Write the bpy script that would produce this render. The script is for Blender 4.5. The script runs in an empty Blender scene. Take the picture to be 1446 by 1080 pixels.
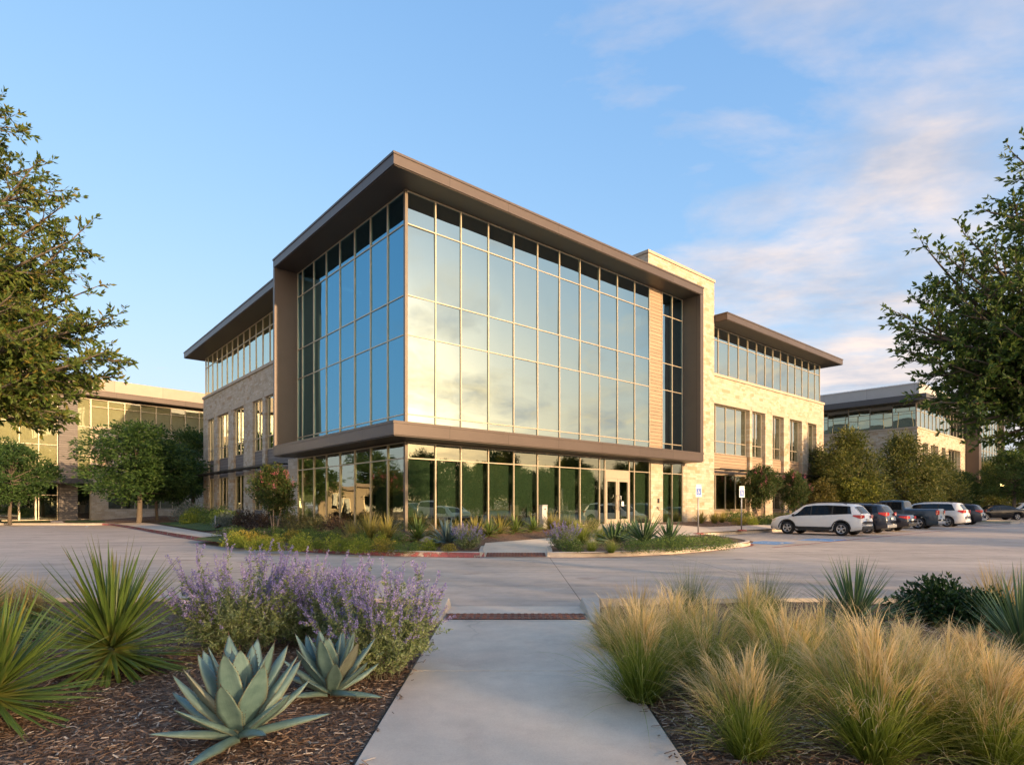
import bpy, bmesh, math, random
import numpy as np
from mathutils import Vector, Matrix, geometry

R = math.radians
random.seed(7)
rng = np.random.default_rng(11)
SC = bpy.context.scene
COL = SC.collection

# ------------------------------------------------------------------ site frame
F_PX, EYE, CXP, HYP = 836.0, 1.6, 723.0, 713.0          # survey of the place from the photograph
U = np.array([0.75649, 0.65401])                         # along the sunlit facade
V = np.array([-0.65401, 0.75649])                        # along the shaded facade
O = np.array([-4.216, 23.5])                             # glass corner of the building
PHI = math.atan2(U[1], U[0])
SUN_AZ, SUN_EL = 133.8, 9.0

def uv_of(x, y):
    dx, dy = x - O[0], y - O[1]
    return dx * U[0] + dy * U[1], dx * V[0] + dy * V[1]

def xy_of(u, v):
    p = O + u * U + v * V
    return float(p[0]), float(p[1])

def smooth01(t):
    t = min(1.0, max(0.0, t))
    return t * t * (3 - 2 * t)

def site_h(x, y):
    """Height of the raised planting island above the car park."""
    u, v = uv_of(x, y)
    if u < 0 and v < 0:
        d = math.hypot(u, v)
    elif v < 0:
        d = -v
    elif u < 0:
        d = -u
    else:
        d = 0.0
    return 0.14 + 0.44 * smooth01(1 - d / 5.2)

def at(px, py, z=0.0):
    Y = (EYE - z) * F_PX / (py - HYP)
    return (px - CXP) / F_PX * Y, Y

def at_site(px, py):
    z = 0.15
    for _ in range(25):
        x, y = at(px, py, z)
        z = 0.6 * z + 0.4 * site_h(x, y)
    x, y = at(px, py, z)
    return x, y, site_h(x, y)

# ------------------------------------------------------------------ objects
def tag(o, label=None, cat=None, group=None, kind=None):
    if cat and not kind: kind = 'thing'
    if label: o['label'] = label
    if cat: o['category'] = cat
    if group: o['group'] = group
    if kind: o['kind'] = kind
    return o

def empty(name, loc=(0, 0, 0), rz=0.0, label=None, cat=None, group=None):
    o = bpy.data.objects.new(name, None)
    o.location = loc
    o.rotation_euler = (0, 0, rz)
    o.empty_display_size = 0.3
    COL.objects.link(o)
    return tag(o, label, cat, group)

def copy_tree(o, parent=None):
    c = o.copy()
    COL.objects.link(c)
    c.parent = parent
    for ch in list(o.children):
        copy_tree(ch, c)
    return c

class MB:
    """Collects shapes, then links them as one mesh object."""
    def __init__(self):
        self.v, self.f, self.m, self.s = [], [], [], []
    def add(self, vs, fs, mi=0, smooth=False):
        n = len(self.v)
        self.v.extend([tuple(map(float, p)) for p in vs])
        for f in fs:
            self.f.append(tuple(i + n for i in f))
            self.m.append(mi); self.s.append(smooth)
        return self
    def box(self, x0, x1, y0, y1, z0, z1, mi=0):
        x0, x1 = min(x0, x1), max(x0, x1); y0, y1 = min(y0, y1), max(y0, y1); z0, z1 = min(z0, z1), max(z0, z1)
        vs = [(x0, y0, z0), (x1, y0, z0), (x1, y1, z0), (x0, y1, z0), (x0, y0, z1), (x1, y0, z1), (x1, y1, z1), (x0, y1, z1)]
        fs = [(3, 2, 1, 0), (4, 5, 6, 7), (0, 1, 5, 4), (1, 2, 6, 5), (2, 3, 7, 6), (3, 0, 4, 7)]
        return self.add(vs, fs, mi)
    def tube(self, pts, rad, n=6, mi=0, cap=True):
        pts = [np.array(p, float) for p in pts]
        if np.isscalar(rad): rad = [rad] * len(pts)
        rings = []
        for i, p in enumerate(pts):
            t = pts[min(i + 1, len(pts) - 1)] - pts[max(i - 1, 0)]
            t = t / (np.linalg.norm(t) + 1e-9)
            a = np.cross(t, (0, 0, 1.0)) if abs(t[2]) < 0.95 else np.cross(t, (1.0, 0, 0))
            a /= np.linalg.norm(a) + 1e-9
            b = np.cross(t, a)
            rings.append([p + rad[i] * (math.cos(2 * math.pi * k / n) * a + math.sin(2 * math.pi * k / n) * b) for k in range(n)])
        vs = [q for r in rings for q in r]
        fs = []
        for i in range(len(pts) - 1):
            for k in range(n):
                k2 = (k + 1) % n
                fs.append((i * n + k, i * n + k2, (i + 1) * n + k2, (i + 1) * n + k))
        if cap:
            fs.append(tuple(range(n - 1, -1, -1)))
            fs.append(tuple((len(pts) - 1) * n + k for k in range(n)))
        return self.add(vs, fs, mi, True)
    def lathe(self, prof, n=24, axis='z', c=(0, 0, 0), mi=0):
        vs, fs = [], []
        for (r, h) in prof:
            for k in range(n):
                a = 2 * math.pi * k / n
                p = (r * math.cos(a), r * math.sin(a), h)
                if axis == 'y': p = (p[0], p[2], p[1])
                if axis == 'x': p = (p[2], p[0], p[1])
                vs.append((p[0] + c[0], p[1] + c[1], p[2] + c[2]))
        for i in range(len(prof) - 1):
            for k in range(n):
                k2 = (k + 1) % n
                fs.append((i * n + k, i * n + k2, (i + 1) * n + k2, (i + 1) * n + k))
        return self.add(vs, fs, mi, True)
    def build(self, name, mats, parent=None, bevel=0.0):
        me = bpy.data.meshes.new(name)
        me.from_pydata(self.v, [], self.f)
        if not isinstance(mats, (list, tuple)): mats = [mats]
        for m in mats: me.materials.append(m)
        me.polygons.foreach_set('material_index', self.m)
        me.polygons.foreach_set('use_smooth', self.s)
        me.update()
        o = bpy.data.objects.new(name, me)
        COL.objects.link(o)
        if parent is not None: o.parent = parent
        if bevel:
            b = o.modifiers.new('bevel', 'BEVEL'); b.width = bevel; b.segments = 2; b.limit_method = 'ANGLE'
        return o

def np_mesh(name, verts, quads, uvs, mats, parent=None, smooth=False, mi=None):
    me = bpy.data.meshes.new(name)
    nv, nf = len(verts), len(quads)
    me.vertices.add(nv); me.vertices.foreach_set('co', np.asarray(verts, np.float32).ravel())
    me.loops.add(nf * 4); me.loops.foreach_set('vertex_index', np.asarray(quads, np.int32).ravel())
    me.polygons.add(nf)
    me.polygons.foreach_set('loop_start', np.arange(0, nf * 4, 4, dtype=np.int32))
    me.polygons.foreach_set('loop_total', np.full(nf, 4, np.int32))
    if mi is not None: me.polygons.foreach_set('material_index', np.asarray(mi, np.int32))
    me.polygons.foreach_set('use_smooth', np.full(nf, smooth, bool))
    if uvs is not None:
        l = me.uv_layers.new(name='UVMap')
        l.data.foreach_set('uv', np.asarray(uvs, np.float32)[np.asarray(quads).ravel()].ravel())
    if not isinstance(mats, (list, tuple)): mats = [mats]
    for m in mats: me.materials.append(m)
    me.update(); me.validate()
    o = bpy.data.objects.new(name, me)
    COL.objects.link(o)
    if parent is not None: o.parent = parent
    return o

# ------------------------------------------------------------------ materials
class NT:
    def __init__(self, name):
        self.mat = bpy.data.materials.new(name); self.mat.use_nodes = True
        self.t = self.mat.node_tree
        self.p = self.t.nodes['Principled BSDF']; self.out = self.t.nodes['Material Output']
    def n(self, ty, **kw):
        nd = self.t.nodes.new(ty)
        for k, v in kw.items():
            if k in nd.inputs: nd.inputs[k].default_value = v
            else: setattr(nd, k, v)
        return nd
    def l(self, a, b): self.t.links.new(a, b)
    def noise(self, vec, scale, detail=4, rough=0.6):
        nd = self.n('ShaderNodeTexNoise', Scale=scale, Detail=detail, Roughness=rough)
        if vec is not None: self.l(vec, nd.inputs['Vector'])
        return nd.outputs['Fac']
    def ramp(self, fac, stops):
        nd = self.n('ShaderNodeValToRGB'); e = nd.color_ramp.elements
        while len(e) < len(stops): e.new(0.5)
        for i, (p, c) in enumerate(stops):
            e[i].position = p; e[i].color = (*c, 1) if len(c) == 3 else c
        self.l(fac, nd.inputs[0]); return nd.outputs['Color']
    def mix(self, fac, a, b, mode='MIX'):
        nd = self.n('ShaderNodeMix', data_type='RGBA', blend_type=mode)
        for s, v in ((0, fac), (6, a), (7, b)):
            if hasattr(v, 'is_output'): self.l(v, nd.inputs[s])
            elif s == 0: nd.inputs[0].default_value = v
            else: nd.inputs[s].default_value = (*v, 1)
        return nd.outputs[2]
    def math(self, op, a, b=None, clamp=False):
        nd = self.n('ShaderNodeMath', operation=op, use_clamp=clamp)
        for i, v in enumerate((a, b)):
            if v is None: continue
            if hasattr(v, 'is_output'): self.l(v, nd.inputs[i])
            else: nd.inputs[i].default_value = v
        return nd.outputs[0]
    def bump(self, h, strength=0.3, dist=0.02):
        nd = self.n('ShaderNodeBump', Strength=strength, Distance=dist)
        self.l(h, nd.inputs['Height']); self.l(nd.outputs[0], self.p.inputs['Normal'])
    def base(self, c):
        if hasattr(c, 'is_output'): self.l(c, self.p.inputs['Base Color'])
        else: self.p.inputs['Base Color'].default_value = (*c, 1)
    def obj(self): return self.n('ShaderNodeTexCoord').outputs['Object']
    def set(self, **kw):
        for k, v in kw.items(): self.p.inputs[k.replace('_', ' ')].default_value = v
    def wallvec(self, zoff=0.0):
        """(x+y, z): runs along either face of a building's own axes."""
        s = self.n('ShaderNodeSeparateXYZ'); self.l(self.obj(), s.inputs[0])
        c = self.n('ShaderNodeCombineXYZ')
        self.l(self.math('ADD', s.outputs[0], s.outputs[1]), c.inputs[0]); self.l(s.outputs[2], c.inputs[1])
        return c.outputs[0]
    def brick(self, vec, w, h, mortar, c1, c2, cm, offset=0.5, bias=0.0):
        nd = self.n('ShaderNodeTexBrick', Scale=1.0)
        nd.offset = offset
        nd.inputs['Brick Width'].default_value = w; nd.inputs['Row Height'].default_value = h
        nd.inputs['Mortar Size'].default_value = mortar; nd.inputs['Mortar Smooth'].default_value = 0.3; nd.inputs['Bias'].default_value = bias
        for k, c in (('Color1', c1), ('Color2', c2), ('Mortar', cm)): nd.inputs[k].default_value = (*c, 1)
        self.l(vec, nd.inputs['Vector']); return nd

M = {}
def simple(name, col, rough=0.5, metal=0.0, var=0.12, vscale=3.0, bump=0.0, bscale=40.0, spec=0.5, coat=0.0):
    k = NT(name); v = k.obj()
    f = k.noise(v, vscale, 5)
    lo = tuple(c * (1 - var) for c in col); hi = tuple(min(1, c * (1 + var)) for c in col)
    k.base(k.ramp(f, [(0.3, lo), (0.7, hi)]))
    k.set(Roughness=rough, Metallic=metal)
    k.p.inputs['Specular IOR Level'].default_value = spec
    if coat: k.p.inputs['Coat Weight'].default_value = coat; k.p.inputs['Coat Roughness'].default_value = 0.05
    if bump: k.bump(k.noise(v, bscale, 4), bump, 0.01)
    M[name] = k.mat
    return k.mat

def stone_mat(name, tint=(1, 1, 1)):
    k = NT(name); v = k.wallvec()
    T = lambda c: tuple(a * b for a, b in zip(c, tint))
    wob = k.n('ShaderNodeTexNoise', Scale=2.5, Detail=2)
    k.l(v, wob.inputs['Vector'])
    wv = k.n('ShaderNodeVectorMath', operation='MULTIPLY_ADD')
    k.l(wob.outputs['Color'], wv.inputs[0]); wv.inputs[1].default_value = (0.05, 0.025, 0); k.l(v, wv.inputs[2])
    vec = wv.outputs[0]
    A = k.brick(vec, 0.52, 0.2, 0.007, T((0.50, 0.43, 0.335)), T((0.40, 0.32, 0.225)), T((0.30, 0.255, 0.195)), 0.37)
    B = k.brick(vec, 0.31, 0.1333, 0.006, T((0.51, 0.45, 0.355)), T((0.39, 0.305, 0.205)), T((0.29, 0.25, 0.19)), 0.43)
    Cb = k.brick(v, 1.45, 0.4, 0.0, (0, 0, 0), (1, 1, 1), (0, 0, 0), 0.31)
    sep = k.n('ShaderNodeSeparateColor'); k.l(Cb.outputs['Color'], sep.inputs[0])
    sel = k.math('GREATER_THAN', sep.outputs[0], 0.5)
    c = k.mix(sel, A.outputs['Color'], B.outputs['Color'])
    D = k.brick(vec, 0.52, 0.2, 0.0, (0, 0, 0), (1, 1, 1), (0, 0, 0), 0.37)
    sep2 = k.n('ShaderNodeSeparateColor'); k.l(D.outputs['Color'], sep2.inputs[0])
    odd = k.math('MULTIPLY', k.math('GREATER_THAN', sep2.outputs[0], 0.93), 0.55)
    c = k.mix(odd, c, T((0.36, 0.235, 0.125)))
    c = k.mix(0.35, c, k.ramp(k.noise(vec, 1.1, 5), [(0.3, (0.32, 0.32, 0.32)), (0.7, (0.68, 0.68, 0.66))]), 'OVERLAY')
    c = k.mix(0.35, c, k.ramp(k.noise(vec, 14, 4), [(0.3, (0.35, 0.34, 0.33)), (0.7, (0.65, 0.65, 0.65))]), 'OVERLAY')
    k.base(c); k.set(Roughness=0.9)
    fac = k.n('ShaderNodeMix', data_type='FLOAT')
    k.l(sel, fac.inputs[0]); k.l(A.outputs['Fac'], fac.inputs[2]); k.l(B.outputs['Fac'], fac.inputs[3])
    h = k.math('SUBTRACT', k.math('MULTIPLY', k.noise(vec, 6, 5), 1.1), fac.outputs[0])
    k.bump(h, 0.5, 0.025)
    M[name] = k.mat
stone_mat('limestone')

def panel_metal(name, col, w=3.05, h=60.0, rough=0.42, metal=0.35, seam=0.006):
    k = NT(name); v = k.wallvec()
    b = k.brick(v, w, h, seam, col, tuple(c * 0.86 for c in col), tuple(c * 0.35 for c in col), 0.0)
    c = k.mix(0.25, b.outputs['Color'], k.ramp(k.noise(v, 1.2, 4), [(0.3, (0.4, 0.4, 0.4)), (0.7, (0.6, 0.6, 0.6))]), 'OVERLAY')
    k.base(c); k.set(Roughness=rough, Metallic=metal)
    M[name] = k.mat
panel_metal('bronze_panel', (0.108, 0.083, 0.070), seam=0.011)
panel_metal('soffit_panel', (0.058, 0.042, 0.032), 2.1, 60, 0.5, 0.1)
panel_metal('tan_panel', (0.40, 0.33, 0.25), 4.2, 60, 0.7, 0.0, 0.012)
panel_metal('grey_panel', (0.40, 0.39, 0.37), 4.2, 60, 0.7, 0.0, 0.012)
panel_metal('dark_fascia', (0.085, 0.08, 0.08), 4.2, 60, 0.5, 0.2)
simple('mullion_metal', (0.50, 0.42, 0.31), 0.38, 0.45, 0.06)
simple('mullion_dark', (0.16, 0.13, 0.10), 0.4, 0.4, 0.06)
simple('dark_metal', (0.035, 0.032, 0.03), 0.45, 0.4)
simple('cap_stone', (0.42, 0.35, 0.26), 0.8, 0, 0.1, 2.0, 0.15, 30)
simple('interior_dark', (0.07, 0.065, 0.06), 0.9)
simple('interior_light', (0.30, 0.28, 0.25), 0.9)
simple('blind_fabric', (0.165, 0.20, 0.14), 0.95, 0, 0.06)
simple('chair_fabric', (0.045, 0.055, 0.07), 0.8)
simple('steel', (0.42, 0.43, 0.44), 0.35, 0.9)
simple('sign_white', (0.78, 0.78, 0.76), 0.4)
simple('sign_blue', (0.03, 0.12, 0.45), 0.4)
simple('galvanised', (0.33, 0.34, 0.35), 0.5, 0.7)

def siding_mat(name, col):
    k = NT(name); v = k.wallvec()
    b = k.brick(v, 40.0, 0.2, 0.012, col, tuple(c * 0.82 for c in col), tuple(c * 0.3 for c in col), 0.0)
    st = k.n('ShaderNodeMapping'); st.inputs['Scale'].default_value = (0.6, 14, 1); k.l(v, st.inputs[0])
    c = k.mix(0.6, b.outputs['Color'], k.ramp(k.noise(st.outputs[0], 1.5, 5), [(0.3, (0.36, 0.35, 0.34)), (0.7, (0.62, 0.62, 0.62))]), 'OVERLAY')
    k.base(c); k.set(Roughness=0.7)
    k.bump(k.math('SUBTRACT', 1.0, b.outputs['Fac']), 0.8, 0.02)
    M[name] = k.mat
siding_mat('grey_siding', (0.19, 0.165, 0.145))
siding_mat('tan_siding', (0.36, 0.26, 0.17))

def glass_mat(name, tint, refl, through, slant=None):
    k = NT(name); t = k.t
    t.nodes.remove(k.p)
    g = k.n('ShaderNodeBsdfGlossy'); g.inputs['Color'].default_value = (*tint, 1); g.inputs['Roughness'].default_value = 0.0
    tr = k.n('ShaderNodeBsdfTransparent'); tr.inputs[0].default_value = (*through, 1)
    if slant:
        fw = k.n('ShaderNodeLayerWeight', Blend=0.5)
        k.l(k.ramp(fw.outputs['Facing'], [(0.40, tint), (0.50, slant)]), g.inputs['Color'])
    lw = k.n('ShaderNodeLayerWeight', Blend=0.35)
    f = k.math('ADD', k.math('MULTIPLY', lw.outputs['Fresnel'], 1 - refl), refl, True)
    n = k.n('ShaderNodeTexNoise', Scale=0.55, Detail=1); k.l(k.obj(), n.inputs['Vector'])
    b = k.n('ShaderNodeBump', Strength=0.022, Distance=0.3); k.l(n.outputs['Fac'], b.inputs['Height']); k.l(b.outputs[0], g.inputs['Normal'])
    mx = k.n('ShaderNodeMixShader'); k.l(f, mx.inputs[0]); k.l(tr.outputs[0], mx.inputs[1]); k.l(g.outputs[0], mx.inputs[2])
    k.l(mx.outputs[0], k.out.inputs['Surface'])
    M[name] = k.mat
# greenish straight on; slant colour paints the shaded face's reflection darker and bluer
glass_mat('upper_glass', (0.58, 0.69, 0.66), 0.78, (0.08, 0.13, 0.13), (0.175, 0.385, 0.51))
glass_mat('wing_glass', (0.74, 0.80, 0.70), 0.74, (0.10, 0.15, 0.15))
glass_mat('pale_glass', (0.76, 0.78, 0.70), 0.26, (0.82, 0.85, 0.74))
glass_mat('lower_glass', (0.84, 0.86, 0.68), 0.32, (0.42, 0.53, 0.44))
glass_mat('car_glass', (0.8, 0.85, 0.9), 0.10, (0.10, 0.12, 0.12))

def concrete_mat(name, col, joints=None, rough=0.85, streak=False):
    k = NT(name); v = k.obj()
    big = k.noise(v, 0.35, 5, 0.65); mid = k.noise(v, 3.0, 6, 0.7); fine = k.noise(v, 90, 3)
    c = k.ramp(mid, [(0.25, tuple(x * 0.86 for x in col)), (0.75, tuple(x * 1.1 for x in col))])
    c = k.mix(0.55, c, k.ramp(big, [(0.32, (0.36, 0.355, 0.35)), (0.68, (0.62, 0.62, 0.62))]), 'OVERLAY')
    c = k.mix(0.3, c, k.ramp(fine, [(0.3, (0.36, 0.36, 0.36)), (0.7, (0.64, 0.64, 0.64))]), 'OVERLAY')
    if streak:
        st = k.n('ShaderNodeMapping'); st.inputs['Rotation'].default_value = (0, 0, -0.15); st.inputs['Scale'].default_value = (0.12, 1.1, 1); k.l(v, st.inputs[0])
        c = k.mix(0.55, c, k.ramp(k.noise(st.outputs[0], 1.0, 5, 0.7), [(0.35, (0.33, 0.325, 0.32)), (0.65, (0.6, 0.6, 0.6))]), 'OVERLAY')
        sp = k.n('ShaderNodeTexVoronoi', Scale=0.45); k.l(v, sp.inputs['Vector'])
        spot = k.ramp(k.math('ADD', sp.outputs['Distance'], k.math('MULTIPLY', k.math('SUBTRACT', mid, 0.5), 0.25)), [(0.06, (0.26, 0.25, 0.25)), (0.16, (0.5, 0.5, 0.5))])
        c = k.mix(0.6, c, spot, 'OVERLAY')
    # hairline cracks and damp blotches
    cr = k.n('ShaderNodeTexVoronoi', Scale=0.42 if streak else 0.3, feature='DISTANCE_TO_EDGE'); wv = k.n('ShaderNodeVectorMath', operation='MULTIPLY_ADD')
    wn_ = k.n('ShaderNodeTexNoise', Scale=1.6, Detail=5); k.l(v, wn_.inputs['Vector']); k.l(wn_.outputs['Color'], wv.inputs[0]); wv.inputs[1].default_value = (.7, .7, 0); k.l(v, wv.inputs[2]); k.l(wv.outputs[0], cr.inputs['Vector'])
    ck = k.math('MULTIPLY', k.ramp(cr.outputs['Distance'], [(0.0, (1, 1, 1)), (0.006, (0, 0, 0))]), k.ramp(k.noise(v, 0.23, 2), [(0.5, (0, 0, 0)), (0.6, (1, 1, 1))]))
    c = k.mix(k.math('MULTIPLY', ck, 0.45), c, tuple(x * 0.45 for x in col))
    blot = k.ramp(k.noise(v, 1.15, 7, 0.72), [(0.56, (0.5, 0.5, 0.5)), (0.68, (0.40, 0.395, 0.39))])
    c = k.mix(0.6, c, blot, 'OVERLAY')
    h = k.math('MULTIPLY', fine, 0.35)
    if joints:
        mp = k.n('ShaderNodeMapping'); mp.inputs['Location'].default_value = (joints[2], joints[3], 0); k.l(v, mp.inputs[0])
        b = k.brick(mp.outputs[0], joints[0], joints[1], joints[4], (1, 1, 1), (0.93, 0.925, 0.92), (0.33, 0.32, 0.31), 0.0)
        c = k.mix(1.0, c, b.outputs['Color'], 'MULTIPLY')
        h = k.math('SUBTRACT', h, b.outputs['Fac'])
    k.base(c); k.set(Roughness=rough); k.bump(h, 0.3, 0.01)
    M[name] = k.mat
concrete_mat('road_concrete', (0.51, 0.415, 0.335), (4.1, 4.6, -1.15, -0.3, 0.010), streak=True)
concrete_mat('walk_concrete', (0.62, 0.51, 0.40))
concrete_mat('kerb_concrete', (0.47, 0.41, 0.34))

def paint_mat(name, col, wear=0.5):
    k = NT(name); v = k.obj()
    k.base(k.ramp(k.noise(v, 5, 4), [(0.3, tuple(c * 0.8 for c in col)), (0.7, tuple(min(1, c * 1.15) for c in col))]))
    k.set(Roughness=0.75)
    a = k.ramp(k.noise(v, 4.5, 8, 0.75), [(wear - 0.06, (0, 0, 0)), (wear + 0.06, (1, 1, 1))])
    tr = k.n('ShaderNodeBsdfTransparent'); mx = k.n('ShaderNodeMixShader')
    k.l(a, mx.inputs[0]); k.l(tr.outputs[0], mx.inputs[1]); k.l(k.p.outputs[0], mx.inputs[2]); k.l(mx.outputs[0], k.out.inputs['Surface'])
    M[name] = k.mat
paint_mat('red_paint', (0.36, 0.11, 0.105), 0.47)
paint_mat('red_line', (0.33, 0.09, 0.08), 0.44)
paint_mat('white_paint', (0.60, 0.58, 0.54), 0.40)
paint_mat('blue_paint', (0.12, 0.30, 0.55), 0.36)

k = NT('mulch'); v = k.obj()
vo = k.n('ShaderNodeTexVoronoi', Scale=26.0); mp = k.n('ShaderNodeMapping'); mp.inputs['Scale'].default_value = (1, 2.3, 1); mp.inputs['Rotation'].default_value = (0, 0, 0.6)
k.l(v, mp.inputs[0]); k.l(mp.outputs[0], vo.inputs['Vector'])
sc_ = k.n('ShaderNodeSeparateColor'); k.l(vo.outputs['Color'], sc_.inputs[0])
c = k.ramp(sc_.outputs[0], [(0.0, (0.075, 0.040, 0.024)), (0.55, (0.175, 0.098, 0.060)), (0.9, (0.26, 0.165, 0.11)), (1.0, (0.36, 0.28, 0.20))])
c = k.mix(0.6, c, k.ramp(k.noise(v, 1.3, 5), [(0.3, (0.33, 0.33, 0.33)), (0.7, (0.62, 0.6, 0.58))]), 'OVERLAY')
k.base(c); k.set(Roughness=0.95); k.bump(k.math('ADD', vo.outputs['Distance'], k.noise(v, 60, 3)), 1.0, 0.03); M['mulch'] = k.mat

k = NT('lawn'); v = k.obj()
c = k.ramp(k.noise(v, 25, 6, 0.8), [(0.3, (0.035, 0.065, 0.012)), (0.7, (0.10, 0.155, 0.03))])
c = k.mix(0.5, c, k.ramp(k.noise(v, 0.7, 4), [(0.3, (0.38, 0.4, 0.36)), (0.7, (0.6, 0.6, 0.56))]), 'OVERLAY')
k.base(c); k.set(Roughness=0.9); k.bump(k.noise(v, 40, 4), 1.0, 0.06); M['lawn'] = k.mat

def leaf_mat(name, stops, trans=0.35, rough=0.55, along=None, edge=None, spec=0.4, vary=0.5):
    """Each leaf its own tone (random per island); along = stops along the blade's length."""
    k = NT(name)
    geo = k.n('ShaderNodeNewGeometry')
    c = k.ramp(geo.outputs['Random Per Island'], stops)
    if along or edge:
        uv = k.n('ShaderNodeUVMap'); s = k.n('ShaderNodeSeparateXYZ'); k.l(uv.outputs[0], s.inputs[0])
        if along:
            jit = k.math('ADD', s.outputs[1], k.math('MULTIPLY', k.math('SUBTRACT', geo.outputs['Random Per Island'], 0.5), 0.35))
            c = k.mix(vary, k.ramp(jit, along), c, 'OVERLAY')
        if edge:
            e = k.math('MULTIPLY', k.math('ABSOLUTE', k.math('SUBTRACT', s.outputs[0], 0.5)), 2.0)
            c = k.mix(k.math('MULTIPLY', k.math('POWER', e, 5.0), edge[1]), c, edge[0])
    k.base(c); k.set(Roughness=rough); k.p.inputs['Specular IOR Level'].default_value = spec
    if trans:
        tl = k.n('ShaderNodeBsdfTranslucent'); k.l(c, tl.inputs[0])
        mx = k.n('ShaderNodeMixShader', Fac=trans); k.l(k.p.outputs[0], mx.inputs[1]); k.l(tl.outputs[0], mx.inputs[2]); k.l(mx.outputs[0], k.out.inputs['Surface'])
    M[name] = k.mat
leaf_mat('oak_leaf', [(0, (0.055, 0.095, 0.014)), (0.5, (0.10, 0.15, 0.024)), (0.85, (0.14, 0.15, 0.028)), (1, (0.22, 0.16, 0.03))])
leaf_mat('live_oak_leaf', [(0, (0.045, 0.09, 0.016)), (0.6, (0.09, 0.15, 0.028)), (1, (0.16, 0.20, 0.04))])
leaf_mat('elm_leaf', [(0, (0.026, 0.062, 0.014)), (0.6, (0.050, 0.105, 0.022)), (1, (0.085, 0.14, 0.03))])
leaf_mat('dark_leaf', [(0, (0.030, 0.062, 0.014)), (0.6, (0.056, 0.105, 0.020)), (1, (0.10, 0.14, 0.03))])
leaf_mat('cedar_leaf', [(0, (0.05, 0.072, 0.012)), (0.6, (0.105, 0.125, 0.022)), (1, (0.20, 0.18, 0.04))])
leaf_mat('lime_leaf', [(0, (0.09, 0.11, 0.012)), (0.6, (0.16, 0.18, 0.022)), (1, (0.26, 0.24, 0.04))])
leaf_mat('olive_leaf', [(0, (0.07, 0.07, 0.014)), (0.6, (0.13, 0.115, 0.022)), (1, (0.20, 0.15, 0.03))])
leaf_mat('myrtle_leaf', [(0, (0.032, 0.066, 0.014)), (0.6, (0.065, 0.11, 0.024)), (1, (0.12, 0.09, 0.03))])
leaf_mat('pink_flower', [(0, (0.40, 0.08, 0.13)), (1, (0.62, 0.22, 0.27))])
leaf_mat('shrub_green', [(0, (0.06, 0.11, 0.022)), (0.6, (0.11, 0.18, 0.036)), (1, (0.20, 0.25, 0.06))])
leaf_mat('shrub_gloss', [(0, (0.012, 0.034, 0.010)), (0.6, (0.026, 0.062, 0.016)), (1, (0.05, 0.10, 0.025))], 0.2, 0.35)
leaf_mat('shrub_yellow', [(0, (0.17, 0.165, 0.02)), (0.6, (0.34, 0.28, 0.035)), (1, (0.50, 0.37, 0.07))])
leaf_mat('shrub_lime', [(0, (0.14, 0.185, 0.02)), (0.6, (0.24, 0.30, 0.035)), (1, (0.40, 0.40, 0.065))])
leaf_mat('shrub_silver', [(0, (0.10, 0.125, 0.10)), (0.6, (0.18, 0.205, 0.17)), (1, (0.27, 0.29, 0.25))])
leaf_mat('shrub_burgundy', [(0, (0.045, 0.035, 0.022)), (0.6, (0.085, 0.05, 0.035)), (1, (0.13, 0.09, 0.04))])
leaf_mat('shrub_olive', [(0, (0.07, 0.085, 0.03)), (0.6, (0.12, 0.125, 0.045)), (1, (0.15, 0.12, 0.05))])
GA = [(0.0, (0.12, 0.155, 0.018)), (0.45, (0.22, 0.29, 0.04)), (0.78, (0.36, 0.38, 0.085)), (0.94, (0.66, 0.52, 0.22)), (1, (0.80, 0.62, 0.33))]
leaf_mat('feather_blade', [(0, (0.35, 0.35, 0.35)), (1, (0.62, 0.62, 0.6))], 0.4, 0.6, GA)
leaf_mat('feather_plume', [(0, (0.4, 0.4, 0.4)), (1, (0.62, 0.6, 0.58))], 0.5, 0.7, [(0, (0.42, 0.36, 0.11)), (0.35, (0.76, 0.57, 0.25)), (1, (0.92, 0.74, 0.46))])
leaf_mat('green_blade', [(0, (0.35, 0.35, 0.35)), (1, (0.62, 0.62, 0.6))], 0.4, 0.6, [(0, (0.05, 0.075, 0.02)), (0.6, (0.14, 0.18, 0.06)), (1, (0.33, 0.33, 0.17))])
leaf_mat('tan_blade', [(0, (0.38, 0.38, 0.38)), (1, (0.62, 0.62, 0.6))], 0.4, 0.6, [(0, (0.16, 0.15, 0.045)), (0.5, (0.38, 0.29, 0.11)), (1, (0.60, 0.43, 0.21))])
leaf_mat('yucca_leaf', [(0, (0.40, 0.42, 0.36)), (0.8, (0.56, 0.56, 0.5)), (1, (0.72, 0.62, 0.42))], 0.2, 0.38, [(0, (0.16, 0.17, 0.04)), (0.18, (0.085, 0.14, 0.028)), (0.8, (0.105, 0.17, 0.036)), (1, (0.19, 0.165, 0.05))], ((0.25, 0.27, 0.08), 0.55))
leaf_mat('yucca_blue', [(0, (0.42, 0.43, 0.42)), (1, (0.6, 0.6, 0.6))], 0.15, 0.4, [(0, (0.08, 0.12, 0.045)), (0.5, (0.075, 0.145, 0.06)), (1, (0.12, 0.18, 0.07))], ((0.2, 0.22, 0.14), 0.5))
leaf_mat('yucca_gold', [(0, (0.40, 0.42, 0.36)), (1, (0.65, 0.62, 0.5))], 0.25, 0.45, [(0, (0.10, 0.12, 0.03)), (0.5, (0.24, 0.23, 0.055)), (1, (0.36, 0.29, 0.08))], ((0.48, 0.40, 0.14), 0.7))
leaf_mat('agave_small', [(0, (0.40, 0.42, 0.42)), (1, (0.6, 0.6, 0.6))], 0.0, 0.5, [(0, (0.10, 0.14, 0.12)), (0.6, (0.13, 0.20, 0.18)), (1, (0.16, 0.21, 0.17))], ((0.26, 0.30, 0.24), 0.5))
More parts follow.
